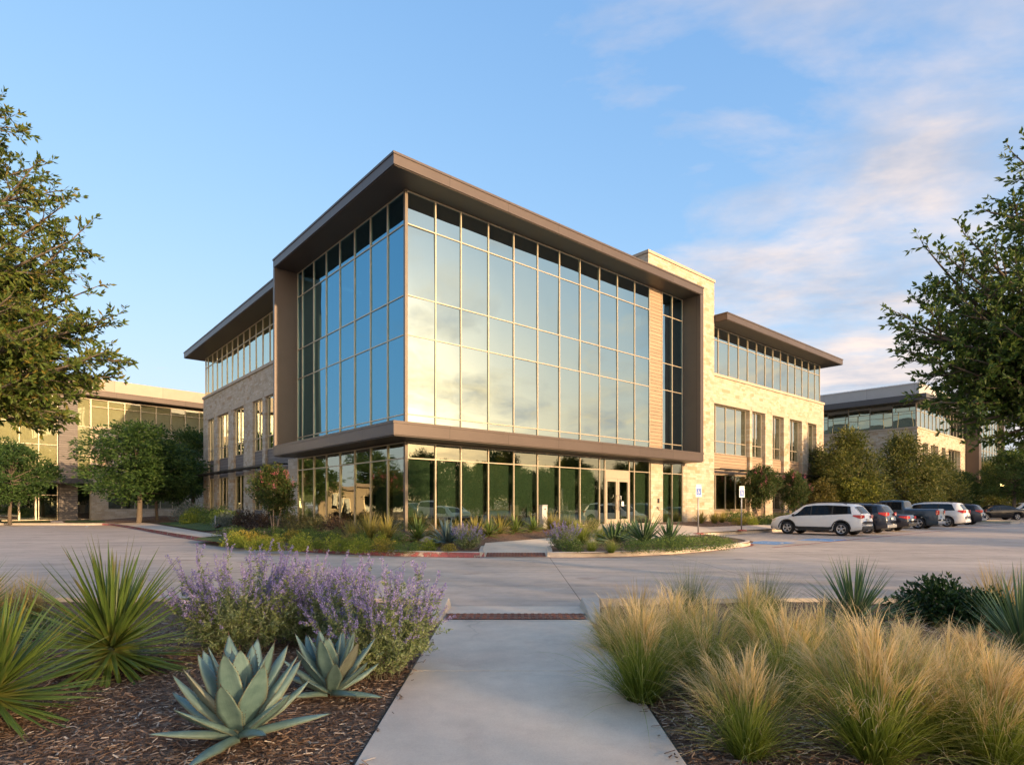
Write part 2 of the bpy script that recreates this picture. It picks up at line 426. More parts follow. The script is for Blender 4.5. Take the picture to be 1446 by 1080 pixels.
leaf_mat('sage_leaf', [(0, (0.13, 0.18, 0.055)), (0.5, (0.215, 0.275, 0.10)), (1, (0.36, 0.40, 0.21))])
leaf_mat('sage_flower', [(0, (0.19, 0.15, 0.36)), (0.5, (0.33, 0.27, 0.53)), (1, (0.53, 0.46, 0.70))], 0.3, 0.7)
leaf_mat('chip', [(0, (0.07, 0.038, 0.022)), (0.45, (0.155, 0.095, 0.06)), (0.8, (0.26, 0.18, 0.125)), (0.95, (0.40, 0.32, 0.245)), (1, (0.5, 0.44, 0.36))], 0.0, 0.9)

k = NT('agave_skin'); v = k.obj()
uv = k.n('ShaderNodeUVMap'); s = k.n('ShaderNodeSeparateXYZ'); k.l(uv.outputs[0], s.inputs[0])
geo = k.n('ShaderNodeNewGeometry')
c = k.ramp(k.noise(v, 9, 5), [(0.3, (0.090, 0.160, 0.158)), (0.7, (0.160, 0.250, 0.238))])
c = k.mix(0.35, c, k.ramp(geo.outputs['Random Per Island'], [(0, (0.36, 0.40, 0.36)), (1, (0.64, 0.62, 0.55))]), 'OVERLAY')
scar = k.ramp(k.noise(v, 17, 4, 0.7), [(0.66, (0, 0, 0)), (0.72, (1, 1, 1))])
c = k.mix(k.math('MULTIPLY', scar, 0.5), c, (0.20, 0.16, 0.09))
c = k.mix(k.math('MULTIPLY', k.math('GREATER_THAN', geo.outputs['Random Per Island'], 0.972), 0.5), c, (0.26, 0.20, 0.11))
e = k.math('MULTIPLY', k.math('ABSOLUTE', k.math('SUBTRACT', s.outputs[0], 0.5)), 2.0)
st = k.n('ShaderNodeMapping'); st.inputs['Scale'].default_value = (16, 1.2, 1); k.l(uv.outputs[0], st.inputs[0])
c = k.mix(0.3, c, k.ramp(k.noise(st.outputs[0], 2.0, 4), [(0.3, (0.36, 0.38, 0.36)), (0.7, (0.66, 0.66, 0.62))]), 'OVERLAY')
c = k.mix(k.math('POWER', e, 14.0), c, (0.26, 0.25, 0.15))
c = k.mix(k.math('MULTIPLY', k.math('SUBTRACT', s.outputs[1], 0.94, True), 16.0, True), c, (0.05, 0.03, 0.02))
k.base(c); k.set(Roughness=0.55); k.bump(k.noise(st.outputs[0], 3.0, 4), 0.12, 0.01); M['agave_skin'] = k.mat
simple('agave_spine', (0.10, 0.055, 0.03), 0.6)
simple('bark', (0.12, 0.095, 0.07), 0.95, 0, 0.3, 8, 0.8, 25)
simple('pale_bark', (0.30, 0.22, 0.15), 0.85, 0, 0.2, 8, 0.3, 25)
simple('sage_stem', (0.20, 0.20, 0.13), 0.8)
simple('boulder', (0.34, 0.26, 0.18), 0.9, 0, 0.25, 3, 0.6, 12)
simple('tactile_red', (0.17, 0.068, 0.045), 0.8, 0, 0.25, 6, 0.2, 60)
simple('tyre', (0.014, 0.014, 0.015), 0.85, 0, 0.1, 3, 0.3, 60)
simple('rim_alloy', (0.55, 0.55, 0.56), 0.3, 0.85)
simple('black_trim', (0.018, 0.018, 0.019), 0.55)
simple('tail_red', (0.42, 0.012, 0.015), 0.2, 0, 0.05, 3, 0, 40, 0.6, 0.8)
simple('lamp_clear', (0.62, 0.60, 0.55), 0.15, 0.2)
simple('plate', (0.6, 0.6, 0.56), 0.5)
simple('chrome', (0.6, 0.6, 0.6), 0.15, 1.0)
for nm, cc in (('paint_white', (0.74, 0.73, 0.71)), ('paint_navy', (0.014, 0.019, 0.032)), ('paint_midnight', (0.008, 0.010, 0.020)), ('paint_teal', (0.016, 0.034, 0.052)), ('paint_charcoal', (0.030, 0.030, 0.038)), ('paint_black', (0.008, 0.008, 0.009)), ('paint_silver', (0.5, 0.5, 0.5))):
    simple(nm, cc, 0.32, 0.0, 0.03, 2, 0, 40, 0.5, 0.3 if nm == 'paint_black' else 0.8)
k = NT('wall_lamp'); k.base((0.8, 0.6, 0.25)); k.p.inputs['Emission Color'].default_value = (1, 0.68, 0.25, 1); k.p.inputs['Emission Strength'].default_value = 3.0; M['wall_lamp'] = k.mat
# ------------------------------------------------------------------ ground
def region(name, poly, mat, hf, spacing, kind='structure', dense=None, dz=0.0, pad=0.0):
    """A ground sheet inside a polygon, draped on hf(x, y)."""
    P = [Vector(p) for p in poly]
    n = len(P)
    xs = [p.x for p in P]; ys = [p.y for p in P]
    pts = list(P)
    def inside(x, y):
        c = False; j = n - 1
        for i in range(n):
            if (P[i].y > y) != (P[j].y > y) and x < (P[j].x - P[i].x) * (y - P[i].y) / (P[j].y - P[i].y) + P[i].x: c = not c
            j = i
        return c
    # subdivide the outline
    out = []
    for i in range(n):
        a, b = P[i], P[(i + 1) % n]
        k = max(1, int((b - a).length / max(spacing, 0.5)))
        k = min(k, 60)
        for q in range(k): out.append(a.lerp(b, q / k))
    pts = list(out); m = len(pts)
    def fill(sp, test):
        x = min(xs)
        while x < max(xs):
            y = min(ys)
            while y < max(ys):
                xx, yy = x + random.uniform(-.1, .1) * sp, y + random.uniform(-.1, .1) * sp
                if test(xx, yy) and inside(xx, yy): pts.append(Vector((xx, yy)))
                y += sp
            x += sp
    if dense:
        fill(spacing, dense); fill(spacing * 8, lambda x, y: not dense(x, y))
    else:
        fill(spacing, lambda x, y: True)
    vo, eo, fo, *_ = geometry.delaunay_2d_cdt(pts, [(i, (i + 1) % m) for i in range(m)], [list(range(m))], 1, 1e-4)
    mb = MB()
    mb.add([(p.x, p.y, hf(p.x, p.y) + dz) for p in vo], [tuple(f) for f in fo], 0, True)
    for i, f in enumerate(mb.f):   # face up
        a, b, c = [mb.v[j] for j in f[:3]]
        if (b[0] - a[0]) * (c[1] - a[1]) - (b[1] - a[1]) * (c[0] - a[0]) < 0: mb.f[i] = f[::-1]
    return tag(mb.build(name, mat), kind=kind)

g = MB()
xs = [-900, -200, -60, -20, -8, 0, 8, 20, 60, 200, 900]; ys = [-900, -200, -60, -20, 0, 8, 16, 30, 60, 120, 300, 900]
g.add([(x, y, 0) for y in ys for x in xs], [(j * 11 + i, j * 11 + i + 1, j * 11 + i + 12, j * 11 + i + 11) for j in range(11) for i in range(10)])
tag(g.build('road', M['road_concrete']), kind='structure')

# the raised island with the buildings
kerb_front_a = [at(-420, 741), at(-60, 741), at(120, 741.5), at(150, 741.2), at(160, 742), at(200, 748), at(240, 755.5), at(285, 763.5), at(350, 772), at(450, 780.5), at(560, 785), at(640, 786.5), at(684, 787)]
kerb_front_b = [at(773, 787), at(840, 787), at(900, 785), at(960, 781.5), at(1010, 777), at(1035, 773), (9.35, 23.0), (9.75, 23.9), (9.95, 25.2), (9.9, 27.0), (9.7, 29.0)]
park_kerb = [xy_of(14.5, -4.05), xy_of(16, -4.05), xy_of(30, -4.05), xy_of(52.3, -4.05), xy_of(70, -4.05), xy_of(140, -4.05)]
back = [xy_of(140, 110), xy_of(20, 150), xy_of(-90, 90)]
island = kerb_front_a + [(-0.97, 18.7), (-0.97, 21.2), (1.22, 20.4), (1.22, 18.7)] + kerb_front_b + park_kerb + back
near_face = lambda x, y: (lambda uv: -13 < uv[0] < 44 and -11 < uv[1] < 34)(uv_of(x, y)) and (uv_of(x, y)[0] < 1 or uv_of(x, y)[1] < 1)
region('mulch_bed', island, M['mulch'], site_h, 0.7, dense=near_face)

# walkways on the island
def walk_h(x, y):
    h = site_h(x, y)
    if y < 22.5 and -2 < x < 2.5: h = min(h, max(0.0, y - 18.0) * 0.10 - 0.02)
    return h + 0.035
ramp = [(-0.95, 18.0), (1.19, 18.0), (1.2, 20.4), (1.95, 21.6), (3.9, 23.3), (6.6, 25.9), (8.6, 27.9), (9.55, 28.9)] + \
       [xy_of(14.4, -4.2), xy_of(27, -4.2), xy_of(27, -2.9), xy_of(17.5, -2.7), xy_of(15.6, -1.4), xy_of(14.4, -0.18), xy_of(11.5, -0.18), xy_of(8.0, -2.9), xy_of(5.0, -3.5), (-0.96, 21.2)]
region('entrance_path', ramp, M['walk_concrete'], walk_h, 0.6)
side_path = [at(166, 742.6), at(200, 748.8), at(240, 756.3), at(283, 763.6), at_site(318, 757)[:2], at_site(285, 752)[:2], at_site(240, 744)[:2], at_site(212, 739.2)[:2], at_site(180, 737.0)[:2]]
region('side_path', [p for p in side_path], M['walk_concrete'], lambda x, y: site_h(x, y) + 0.035, 1.2)
lawn_l = [at_site(222, 739.5)[:2], at_site(250, 744.4)[:2], at_site(287, 750.5)[:2], at_site(330, 748)[:2], at_site(345, 744)[:2], at_site(300, 740)[:2], at_site(258, 737)[:2]]
region('lawn', lawn_l, M['lawn'], lambda x, y: site_h(x, y) + 0.05, 1.2)
lawn_n = [at_site(272, 762.3)[:2], at_site(300, 766)[:2], at_site(350, 771)[:2], at_site(345, 762)[:2], at_site(318, 759)[:2], at_site(288, 760)[:2]]
region('lawn', lawn_n, M['lawn'], lambda x, y: site_h(x, y) + 0.05, 1.0)
for a0, a1 in ((-420, 70), (92, 148)):
    region('lawn', [at(a0, 740.4), at(a1, 740.4), at(a1 + 2, 733.6, .14), at(a0, 733.6, .14)], M['lawn'], lambda x, y: 0.19, 4)
region('side_path', [at(72, 740.8), at(90, 740.8), at(84, 732.5, .14), at(68, 732.5, .14)], M['walk_concrete'], lambda x, y: 0.185, 3)
region('lawn', [xy_of(43, -3.8), xy_of(69, -3.8), xy_of(69, -1.0), xy_of(43, -1.0)], M['lawn'], lambda x, y: site_h(x, y) + 0.05, 2)

def sweep_kerb(name, line, w=0.16, z0=0.0, z1=0.165, mat='kerb_concrete', left=True, zs=None, off=0.0):
    L = [np.array(p, float) for p in line]
    # resample
    pts = [L[0]]
    for a, b in zip(L[:-1], L[1:]):
        k = max(1, int(np.linalg.norm(b - a) / 0.6))
        k = min(k, 40)
        pts += [a + (b - a) * (i + 1) / k for i in range(k)]
    for _ in range(3): pts = [pts[0]] + [(pts[i - 1] + 2 * pts[i] + pts[i + 1]) / 4 for i in range(1, len(pts) - 1)] + [pts[-1]]
    mb = MB(); vs = []; N = len(pts)
    for i, p in enumerate(pts):
        t = pts[min(i + 1, N - 1)] - pts[max(i - 1, 0)]; t /= np.linalg.norm(t)
        n = np.array([-t[1], t[0]]) * (1 if left else -1)
        zt = zs(i / (N - 1)) if zs else z1
        a = p - n * off
        b = p + n * w
        for q, z in ((a - n * 0.02, z0), (a, zt - 0.02), (a + n * 0.02, zt), (b, zt), (b, z0 - 0.05)): vs.append((q[0], q[1], z))
    fs = [(i * 5 + k, (i + 1) * 5 + k, (i + 1) * 5 + k + 1, i * 5 + k + 1) for i in range(N - 1) for k in range(4)]
    fs += [(0, 1, 2, 3, 4), tuple((N - 1) * 5 + k for k in (4, 3, 2, 1, 0))]
    mb.add(vs, fs)
    return tag(mb.build(name, M[mat]), kind='structure'), pts
kerb_a, pts_a = sweep_kerb('kerb', kerb_front_a)
kerb_b, pts_b = sweep_kerb('kerb', kerb_front_b)
sweep_kerb('kerb', park_kerb)
# kerb returns flaring down either side of the crossing
wing = lambda t: 0.165 - 0.03 * t
sweep_kerb('kerb', [at(684, 787), (-0.93, 18.6), (-0.93, 20.6)], zs=lambda t: 0.165 + 0.02 * t, left=True, w=0.14)
sweep_kerb('kerb', [at(773, 787), (1.18, 18.6), (1.18, 20.2)], zs=lambda t: 0.165 + 0.02 * t, left=False, w=0.14)

def kerb_paint(name, pts, mat='red_paint', h0=0.004, h1=0.145, out=0.026, flat=None):
    mb = MB(); vs = []; N = len(pts)
    for i, p in enumerate(pts):
        t = pts[min(i + 1, N - 1)] - pts[max(i - 1, 0)]; t /= np.linalg.norm(t)
        n = np.array([-t[1], t[0]])
        q0 = p - n * (out); q1 = p - n * 0.006
        vs += [(q0[0], q0[1], h0), (q1[0], q1[1], h1)]
        if flat: f = p - n * (out + flat); vs[-2] = (q0[0], q0[1], h0 + 0.001); vs[-1] = (f[0], f[1], h0 + 0.001)
    mb.add(vs, [(i * 2, (i + 1) * 2, (i + 1) * 2 + 1, i * 2 + 1) for i in range(N - 1)])
    return tag(mb.build(name, M[mat]), kind='structure')
red_a = [p for p in pts_a if p[0] > -33.0]
kerb_paint('kerb_paint', red_a)
kerb_paint('kerb_paint', red_a[len(red_a) // 3:], 'red_line', 0.003, 0, 0.03, 0.10)
kerb_paint('kerb_paint', pts_b[:int(len(pts_b) * .75)], 'red_line', 0.003, 0, 0.03, 0.12)

# car-park markings
def strip(name, a, b, w, mat, z=0.005):
    a, b = np.array(a), np.array(b); t = (b - a) / np.linalg.norm(b - a); n = np.array([-t[1], t[0]]) * w / 2
    mb = MB(); k = max(1, int(np.linalg.norm(b - a) / 3)); vs = []
    for i in range(k + 1):
        p = a + (b - a) * i / k
        vs += [(*(p - n), z), (*(p + n), z)]
    mb.add(vs, [(i * 2, i * 2 + 2, i * 2 + 3, i * 2 + 1) for i in range(k)])
    return tag(mb.build(name, M[mat]), kind='structure')
strip('fire_lane_line', xy_of(9.8, -10.1), xy_of(53, -10.1), 0.13, 'red_line')
for u0 in (20.2, 24.3, 27.6, 33, 38.4, 44.6, 50.2): strip('parking_line', xy_of(u0, -9.6), xy_of(u0, -4.5), 0.11, 'white_paint')
strip('parking_line', xy_of(15.0, -4.25), xy_of(20.2, -4.25), 0.1, 'white_paint')
for i in range(6): strip('hatching_line', xy_of(14.6 + i * 1.0, -8.4 + i * 0.1), xy_of(16.0 + i * 1.0, -4.6), 0.10, 'white_paint')
strip('parking_line', xy_of(13.6, -8.9), xy_of(20.4, -8.9), 0.10, 'white_paint')
def blue_pad(px0, px1, py0, py1):
    c = np.array(at((px0 + px1) / 2, (py0 + py1) / 2)); ax = U * 1.0; ay = V * 0.75
    mb = MB(); mb.add([(*(c - ax - ay), .007), (*(c + ax - ay), .007), (*(c + ax + ay), .007), (*(c - ax + ay), .007)], [(0, 1, 2, 3)])
    o = tag(mb.build('accessible_marking', M['blue_paint']), kind='structure')
    w = MB()
    def seg(p, q, wd=0.09):
        p = c + ax * p[0] + ay * p[1]; q = c + ax * q[0] + ay * q[1]
        t = (q - p) / np.linalg.norm(q - p); n = np.array([-t[1], t[0]]) * wd / 2
        w.add([(*(p - n), .010), (*(q - n), .010), (*(q + n), .010), (*(p + n), .010)], [(0, 1, 2, 3)])
    for a, b in (((-.05, .75), (-.05, .1)), ((-.05, .1), (.3, .1)), ((.3, .1), (.45, -.5)), ((.45, -.5), (.6, -.45)), ((-.05, .42), (.25, .42))): seg(a, b)
    for i in range(10):
        a0, a1 = R(150 + i * 21), R(150 + (i + 1) * 21)
        seg((.05 + .36 * math.cos(a0), -.2 + .5 * math.sin(a0)), (.05 + .36 * math.cos(a1), -.2 + .5 * math.sin(a1)))
    tag(w.build('accessible_symbol', M['white_paint']), kind='structure')
blue_pad(1057, 1115, 764, 768.5)
blue_pad(1137, 1185, 760.5, 764)
for px in (18, 42, 62, 78, 120, 122): strip('parking_line', at(px, 744.5), at(px - 16 if px < 110 else px + 3, 741.8), 0.1, 'white_paint')

# planted end island of the car row and kerb round it
e_isl = [xy_of(52.6, -10.2), xy_of(55.6, -10.6), xy_of(56.6, -9.8), xy_of(56.8, -4.4), xy_of(52.4, -4.4)]
region('lawn', e_isl, M['lawn'], lambda x, y: 0.15, 1.5)
sweep_kerb('kerb', e_isl + [e_isl[0]], w=0.15)

# ---- foreground beds and path
WL, WR = -0.955, 1.06
def bed_h(x, y):
    d = min(abs(x - WL), abs(x - WR))
    return 0.012 + 0.09 * smooth01(d / 1.6) + 0.02 * math.sin(x * 2.1 + y * 1.3) * smooth01(d) + 0.012 * math.sin(x * 5.3 - y * 4.1) * smooth01(d)
near = lambda x, y: abs(x) < 6.5
region('mulch_bed', [(-14, -6), (WL - .012, -6), (WL - .012, 8.4), (-1.05, 8.55), (-1.2, 9.22), (-14, 9.22)], M['mulch'], bed_h, 0.22, dense=near)
region('mulch_bed', [(WR + .012, -6), (16, -6), (16, 9.22), (1.3, 9.22), (1.15, 8.55), (WR + .012, 8.4)], M['mulch'], bed_h, 0.22, dense=near)
mb = MB()
ys_ = [-6, 0.62, 3.12, 5.62, 8.02]
for y0, y1 in zip(ys_[:-1], ys_[1:]): mb.box(WL, WR, y0 + .008, y1 - .008, -0.1, 0.03)
tag(mb.build('footpath', M['walk_concrete'], bevel=0.006), kind='structure')
mb = MB()
for y0 in ys_[1:-1]: mb.box(WL + .01, WR - .01, y0 - .012, y0 + .012, -.1, .017)
tag(mb.build('path_joint', M['dark_metal']), kind='structure')
mb = MB(); mb.box(WL - .014, WL - .001, -6, 8.0, -.1, 0.022); mb.box(WR + .001, WR + .014, -6, 8.0, -.1, 0.022)
tag(mb.build('path_edging', M['dark_metal']), kind='structure')
mb = MB()
mb.add([(WL, 8.03, .028), (WR, 8.03, .028), (WR, 8.13, .026), (WL, 8.13, .026)], [(0, 1, 2, 3)])
mb.add([(WL, 8.62, .02), (WR, 8.62, .02), (1.14, 9.3, .008), (-1.05, 9.3, .008)], [(0, 1, 2, 3)])
tag(mb.build('kerb_ramp', M['walk_concrete']), kind='structure')
def tactile(x0, x1, y0, y1, z0, z1):
    mb = MB(); mb.add([(x0, y0, z0), (x1, y0, z0), (x1, y1, z1), (x0, y1, z1)], [(0, 1, 2, 3)])
    n = int((x1 - x0) / 0.095); m = max(2, int((y1 - y0) / 0.12))
    for i in range(n):
        for j in range(m):
            cx, cy = x0 + (i + .5) * (x1 - x0) / n, y0 + (j + .5) * (y1 - y0) / m; z = z0 + (z1 - z0) * (cy - y0) / (y1 - y0); r, s = .032, .02
            mb.add([(cx - r, cy - r, z), (cx + r, cy - r, z), (cx + r, cy + r, z), (cx - r, cy + r, z), (cx - s, cy - s, z + .014), (cx + s, cy - s, z + .014), (cx + s, cy + s, z + .014), (cx - s, cy + s, z + .014)],
                   [(4, 5, 6, 7), (0, 1, 5, 4), (1, 2, 6, 5), (2, 3, 7, 6), (3, 0, 4, 7)])
    return tag(mb.build('tactile_paving', M['tactile_red']), kind='structure')
tactile(WL + .03, WR - .03, 8.14, 8.60, .034, .028)
tactile(-0.80, 1.04, 18.05, 18.75, .026, .097)
# flared kerb ends beside the crossing
for sx, xa in ((1, WR + .015), (-1, WL - .015)):
    mb = MB(); x0, x1 = xa, xa + sx * .26
    top = [(x0, 7.95, .035), (x0 + sx * .05, 7.9, .04), (x1 + sx * .02, 9.1, .17), (xa + sx * .02, 9.05, .155)]
    a, b, c, d = (x0, 7.95), (x0 + sx * .1, 7.9), (x1, 8.9), (x0 - sx * .02, 9.28)
    vs = [(a[0], a[1], 0), (b[0], b[1], 0), (x1 + sx * .05, 9.28, 0), (d[0], d[1], 0), (a[0], a[1], .04), (b[0], b[1], .045), (x1 + sx * .03, 9.24, .165), (d[0] + sx * .03, d[1] - .04, .16)]
    fs = [(4, 5, 6, 7), (0, 1, 5, 4), (1, 2, 6, 5), (2, 3, 7, 6), (3, 0, 4, 7)]
    if sx < 0: fs = [f[::-1] for f in fs]
    mb.add(vs, fs); tag(mb.build('kerb_flare', M['kerb_concrete'], bevel=0.012), kind='structure')
_, pr = sweep_kerb('kerb', [(1.36, 9.28), (4, 9.28), (9, 9.4), (16, 9.8)], left=False)
_, pl = sweep_kerb('kerb', [(-1.25, 9.28), (-4, 9.28), (-9, 9.4), (-14, 9.8)], left=True)
for seq in (pr, pl): kerb_paint('kerb_paint', [p + np.array([0, 0.052]) for p in seq][::(1 if seq is pl else -1)], 'red_line', 0.02, 0.15, -0.0)

# wood chips lying on the near mulch
def chips(n, x0, x1, y0, y1, name):
    k = 0; V_, Q_ = [], []
    xs = rng.uniform(x0, x1, n); ys = y0 + (y1 - y0) * rng.random(n) ** 1.6
    L = rng.uniform(.012, .042, n); W = rng.uniform(.003, .008, n); A = rng.uniform(0, math.pi, n); T = rng.uniform(-.35, .35, n)
    for i in range(n):
        z = bed_h(xs[i], ys[i]) + rng.uniform(.004, .014)
        ca, sa = math.cos(A[i]), math.sin(A[i])
        a = np.array([ca * math.cos(T[i]), sa * math.cos(T[i]), math.sin(T[i])]) * L[i]; s = np.array([-sa, ca, rng.uniform(-.3, .3)]) * W[i]
        p = np.array([xs[i], ys[i], z]); b = len(V_)
        up = np.array([0, 0, .004])
        V_ += [p - a - s, p + a * .9 - s * .7, p + a + s * .8, p - a * .95 + s, p - a * .8 + up, p + a * .8 + up]
        Q_ += [(b, b + 1, b + 5, b + 4), (b + 1, b + 2, b + 5, b + 5), (b + 2, b + 3, b + 4, b + 5), (b + 3, b, b + 4, b + 4)]
    Q2 = [q for q in Q_ if len(set(q)) == 4]
    return tag(np_mesh(name, V_, Q2, None, M['chip']), kind='stuff')
chips(15000, -5.2, WL - .03, 2.9, 7.5, 'wood_chips')
chips(15000, WR + .03, 5.2, 2.9, 7.5, 'wood_chips')
_bh = bed_h
bed_h = lambda x, y: .031
chips(45, WL + .005, WL + .08, 2.9, 7.6, 'wood_chips'); chips(45, WR - .08, WR - .005, 2.9, 7.6, 'wood_chips')
bed_h = _bh
# ------------------------------------------------------------------ buildings
def L3(axis, a, d, z, c):
    """axis 'u': face on the plane v=c looking along -v; 'v': plane u=c looking along -u. d = distance in front of the plane."""
    return (a, c - d, z) if axis == 'u' else (c - d, a, z)

def lbox(mb, axis, a0, a1, d0, d1, z0, z1, c, mi=0):
    p, q = L3(axis, a0, d0, z0, c), L3(axis, a1, d1, z1, c)
    mb.box(p[0], q[0], p[1], q[1], p[2], q[2], mi)

def curtain(root, axis, c, A, Z, glass, name='curtain_wall', frame='mullion_metal', w=0.052, proud=0.045, skip=(), back=0.08):
    """Framed glazing: one mesh of mullions with its panes as a child mesh."""
    fr = MB()
    for i, a in enumerate(A):
        lbox(fr, axis, a - w / 2, a + w / 2, -back, proud, Z[0], Z[-1], c)
    for j, z in enumerate(Z):
        h = w * 0.85
        z0, z1 = (z - h / 2, z + h / 2)
        if j == 0: z0, z1 = z + .003, z + h
        if j == len(Z) - 1: z0, z1 = z - h, z - .003
        for i in range(len(A) - 1):
            if (i, j) in skip: continue
            lbox(fr, axis, A[i] + w / 2, A[i + 1] - w / 2, -back + .004, proud - .012, z0, z1, c)
    o = fr.build(name, M[frame], root)
    gl = MB()
    for i in range(len(A) - 1):
        for j in range(len(Z) - 1):
            if (i, j, 'g') in skip: continue
            t = [random.gauss(0, .005) for _ in range(3)]
            q = []
            for (a, z) in ((A[i], Z[j]), (A[i + 1], Z[j]), (A[i + 1], Z[j + 1]), (A[i], Z[j + 1])):
                dd = t[0] * ((a - (A[i] + A[i + 1]) / 2)) + t[1] * (z - (Z[j] + Z[j + 1]) / 2)
                q.append(L3(axis, a, dd, z, c))
            gl.add(q, [(0, 1, 2, 3) if axis == 'u' else (3, 2, 1, 0)])
    gl.build('glass', M[glass], o)
    return o

def wing_facade(root, axis, c, bays, piers, z_base, end_lo, end_hi, siding, stone='limestone', frame='mullion_metal', rec=.33, glass_lo='lower_glass'):
    """Stone piers with two storeys of windows between them, siding spandrels and a head band."""
    st = MB()
    for a0, a1 in piers: lbox(st, axis, a0, a1, -.5, 0, z_base - .6, 8.34, c)
    lbox(st, axis, end_lo, end_hi, -.5, .004, 8.34, 10.12, c)
    st.build('stone_wall', M[stone], root)
    cap = MB(); lbox(cap, axis, end_lo, end_hi, -.5, .10, 10.125, 10.30, c); cap.build('sill_course', M['cap_stone'], root)
    for (a0, a1, mull) in bays:
        A = [a0 + .02] + list(mull) + [a1 - .02]
        curtain(root, axis, c + rec, A, [5.06, 5.9, 8.335], 'wing_glass', 'window', frame, .06, .05)
        curtain(root, axis, c + rec, A, [z_base + .72, 3.68], glass_lo, 'window', frame, .06, .05)
        sp = MB()
        lbox(sp, axis, a0 + .003, a1 - .003, -.48, -min(.22, rec - .03), 3.70, 5.04, c)
        sp.build('spandrel_panel', M[siding], root)
        sp = MB(); lbox(sp, axis, a0 + .003, a1 - .003, -.48, -min(.20, rec - .05), z_base - .5, z_base + .70, c); sp.build('base_panel', M[siding], root)
        ln = MB(); lbox(ln, axis, a0 - .25, a1 + .25, -.02, .022, 8.345, 8.66, c); ln.build('lintel', M['cap_stone'], root)

def sunshade(root, axis, c, a0, a1, z):
    mb = MB()
    for k in range(6): lbox(mb, axis, a0, a1, .12 + k * .11, .20 + k * .11, z, z + .035, c)
    lbox(mb, axis, a0, a1, .76, .80, z - .03, z + .07, c)
    n = int((a1 - a0) / 1.7)
    for i in range(n + 1):
        a = a0 + .05 + (a1 - a0 - .1) * i / n
        lbox(mb, axis, a - .025, a + .025, .002, .76, z - .045, z - .002, c)
    mb.build('sunshade', M['dark_metal'], root)

def overhang(root, name, x0, x1, y0, y1, z0, z1, lip=0.09):
    """Flat roof plate: fascia panels, drip-edge cap and a darker soffit."""
    mb = MB(); mb.box(x0, x1, y0, y1, z0 + .03, z1 - lip)
    o = mb.build(name, M['bronze_panel'], root)
    mb = MB(); mb.box(x0 - .03, x1 + .03, y0 - .03, y1 + .03, z1 - lip + .004, z1); mb.build('drip_edge', M['bronze_panel'], o)
    mb = MB(); mb.box(x0 + .05, x1 - .05, y0 + .05, y1 - .05, z0, z0 + .028); mb.build('soffit', M['soffit_panel'], o)
    return o

simple('pale_blind', (0.52, 0.49, 0.36), 0.95, 0, 0.05)
ZB = 0.55
main = empty('office_building', (O[0], O[1], 0), PHI, 'three-storey limestone and mirrored glass office building with a bronze-framed glass corner', 'building', 'office buildings of the campus')
AU = [0.0, 1.39, 2.68, 4.17, 5.66, 7.16, 8.64, 10.12, 11.62, 13.09, 14.59, 15.96]
AV = [0.0, 1.42, 2.92, 4.44, 5.98, 7.52, 9.06, 10.56, 11.22]
ZU = [4.66, 5.22, 8.38, 9.95, 12.78, 14.10]
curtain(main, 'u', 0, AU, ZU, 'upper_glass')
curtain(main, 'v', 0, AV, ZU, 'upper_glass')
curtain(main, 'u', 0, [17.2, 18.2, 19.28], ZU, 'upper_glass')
AL = [0.0, 1.39, 2.68, 4.17, 5.66, 7.16, 8.64, 10.12, 11.62, 12.05, 14.12, 14.56, 15.96]
sk = {(9, 1), (9, 0), (9, 0, 'g'), (9, 1, 'g')}
ZL = [ZB, 3.47, 4.12]
curtain(main, 'u', 0, AL, ZL, 'lower_glass', skip={(9, 0), (9, 0, 'g')})
curtain(main, 'v', 0, AV[:-1] + [11.22], ZL, 'lower_glass')
curtain(main, 'u', 0, [17.2, 18.2, 19.28], ZL, 'lower_glass')
mb = MB(); mb.box(-.075, .05, -.075, .05, ZB, 4.13); mb.box(-.075, .05, -.075, .05, 4.66, 14.10); mb.build('corner_post', M['mullion_dark'], main)

# entrance doors
for s in (0, 1):
    a0 = 12.09 if s == 0 else 13.095
    a1 = a0 + .985
    d = MB()
    for (x0, x1, z0, z1) in ((a0, a0 + .13, ZB + .02, 3.02), (a1 - .13, a1, ZB + .02, 3.02), (a0 + .13, a1 - .13, 2.86, 3.02), (a0 + .13, a1 - .13, ZB + .02, ZB + .30)): d.box(x0, x1, -.055, .03, z0, z1)
    o = d.build('entrance_door', M['mullion_metal'], main)
    gl = MB(); gl.add([(a0 + .13, -.01, ZB + .3), (a1 - .13, -.01, ZB + .3), (a1 - .13, -.01, 2.86), (a0 + .13, -.01, 2.86)], [(0, 1, 2, 3)]); gl.build('glass', M['lower_glass'], o)
    hx = a1 - .06 if s == 0 else a0 + .06
    h = MB(); h.tube([(hx, -.05, 1.35), (hx + (.10 if s else -.10), -.13, 1.42), (hx + (.13 if s else -.13), -.14, 1.75), (hx + (.10 if s else -.10), -.13, 2.08), (hx, -.05, 2.15)], .018, 8); h.build('handle', M['steel'], o)
    if s == 1:
        n = MB(); n.box(a0 + .35, a0 + .55, -.022, -.014, 1.55, 1.80); n.build('notice', M['sign_white'], o)
mb = MB(); mb.box(12.09, 14.08, -.05, .03, 3.03, 3.44); mb.build('door_transom', M['mullion_metal'], main)

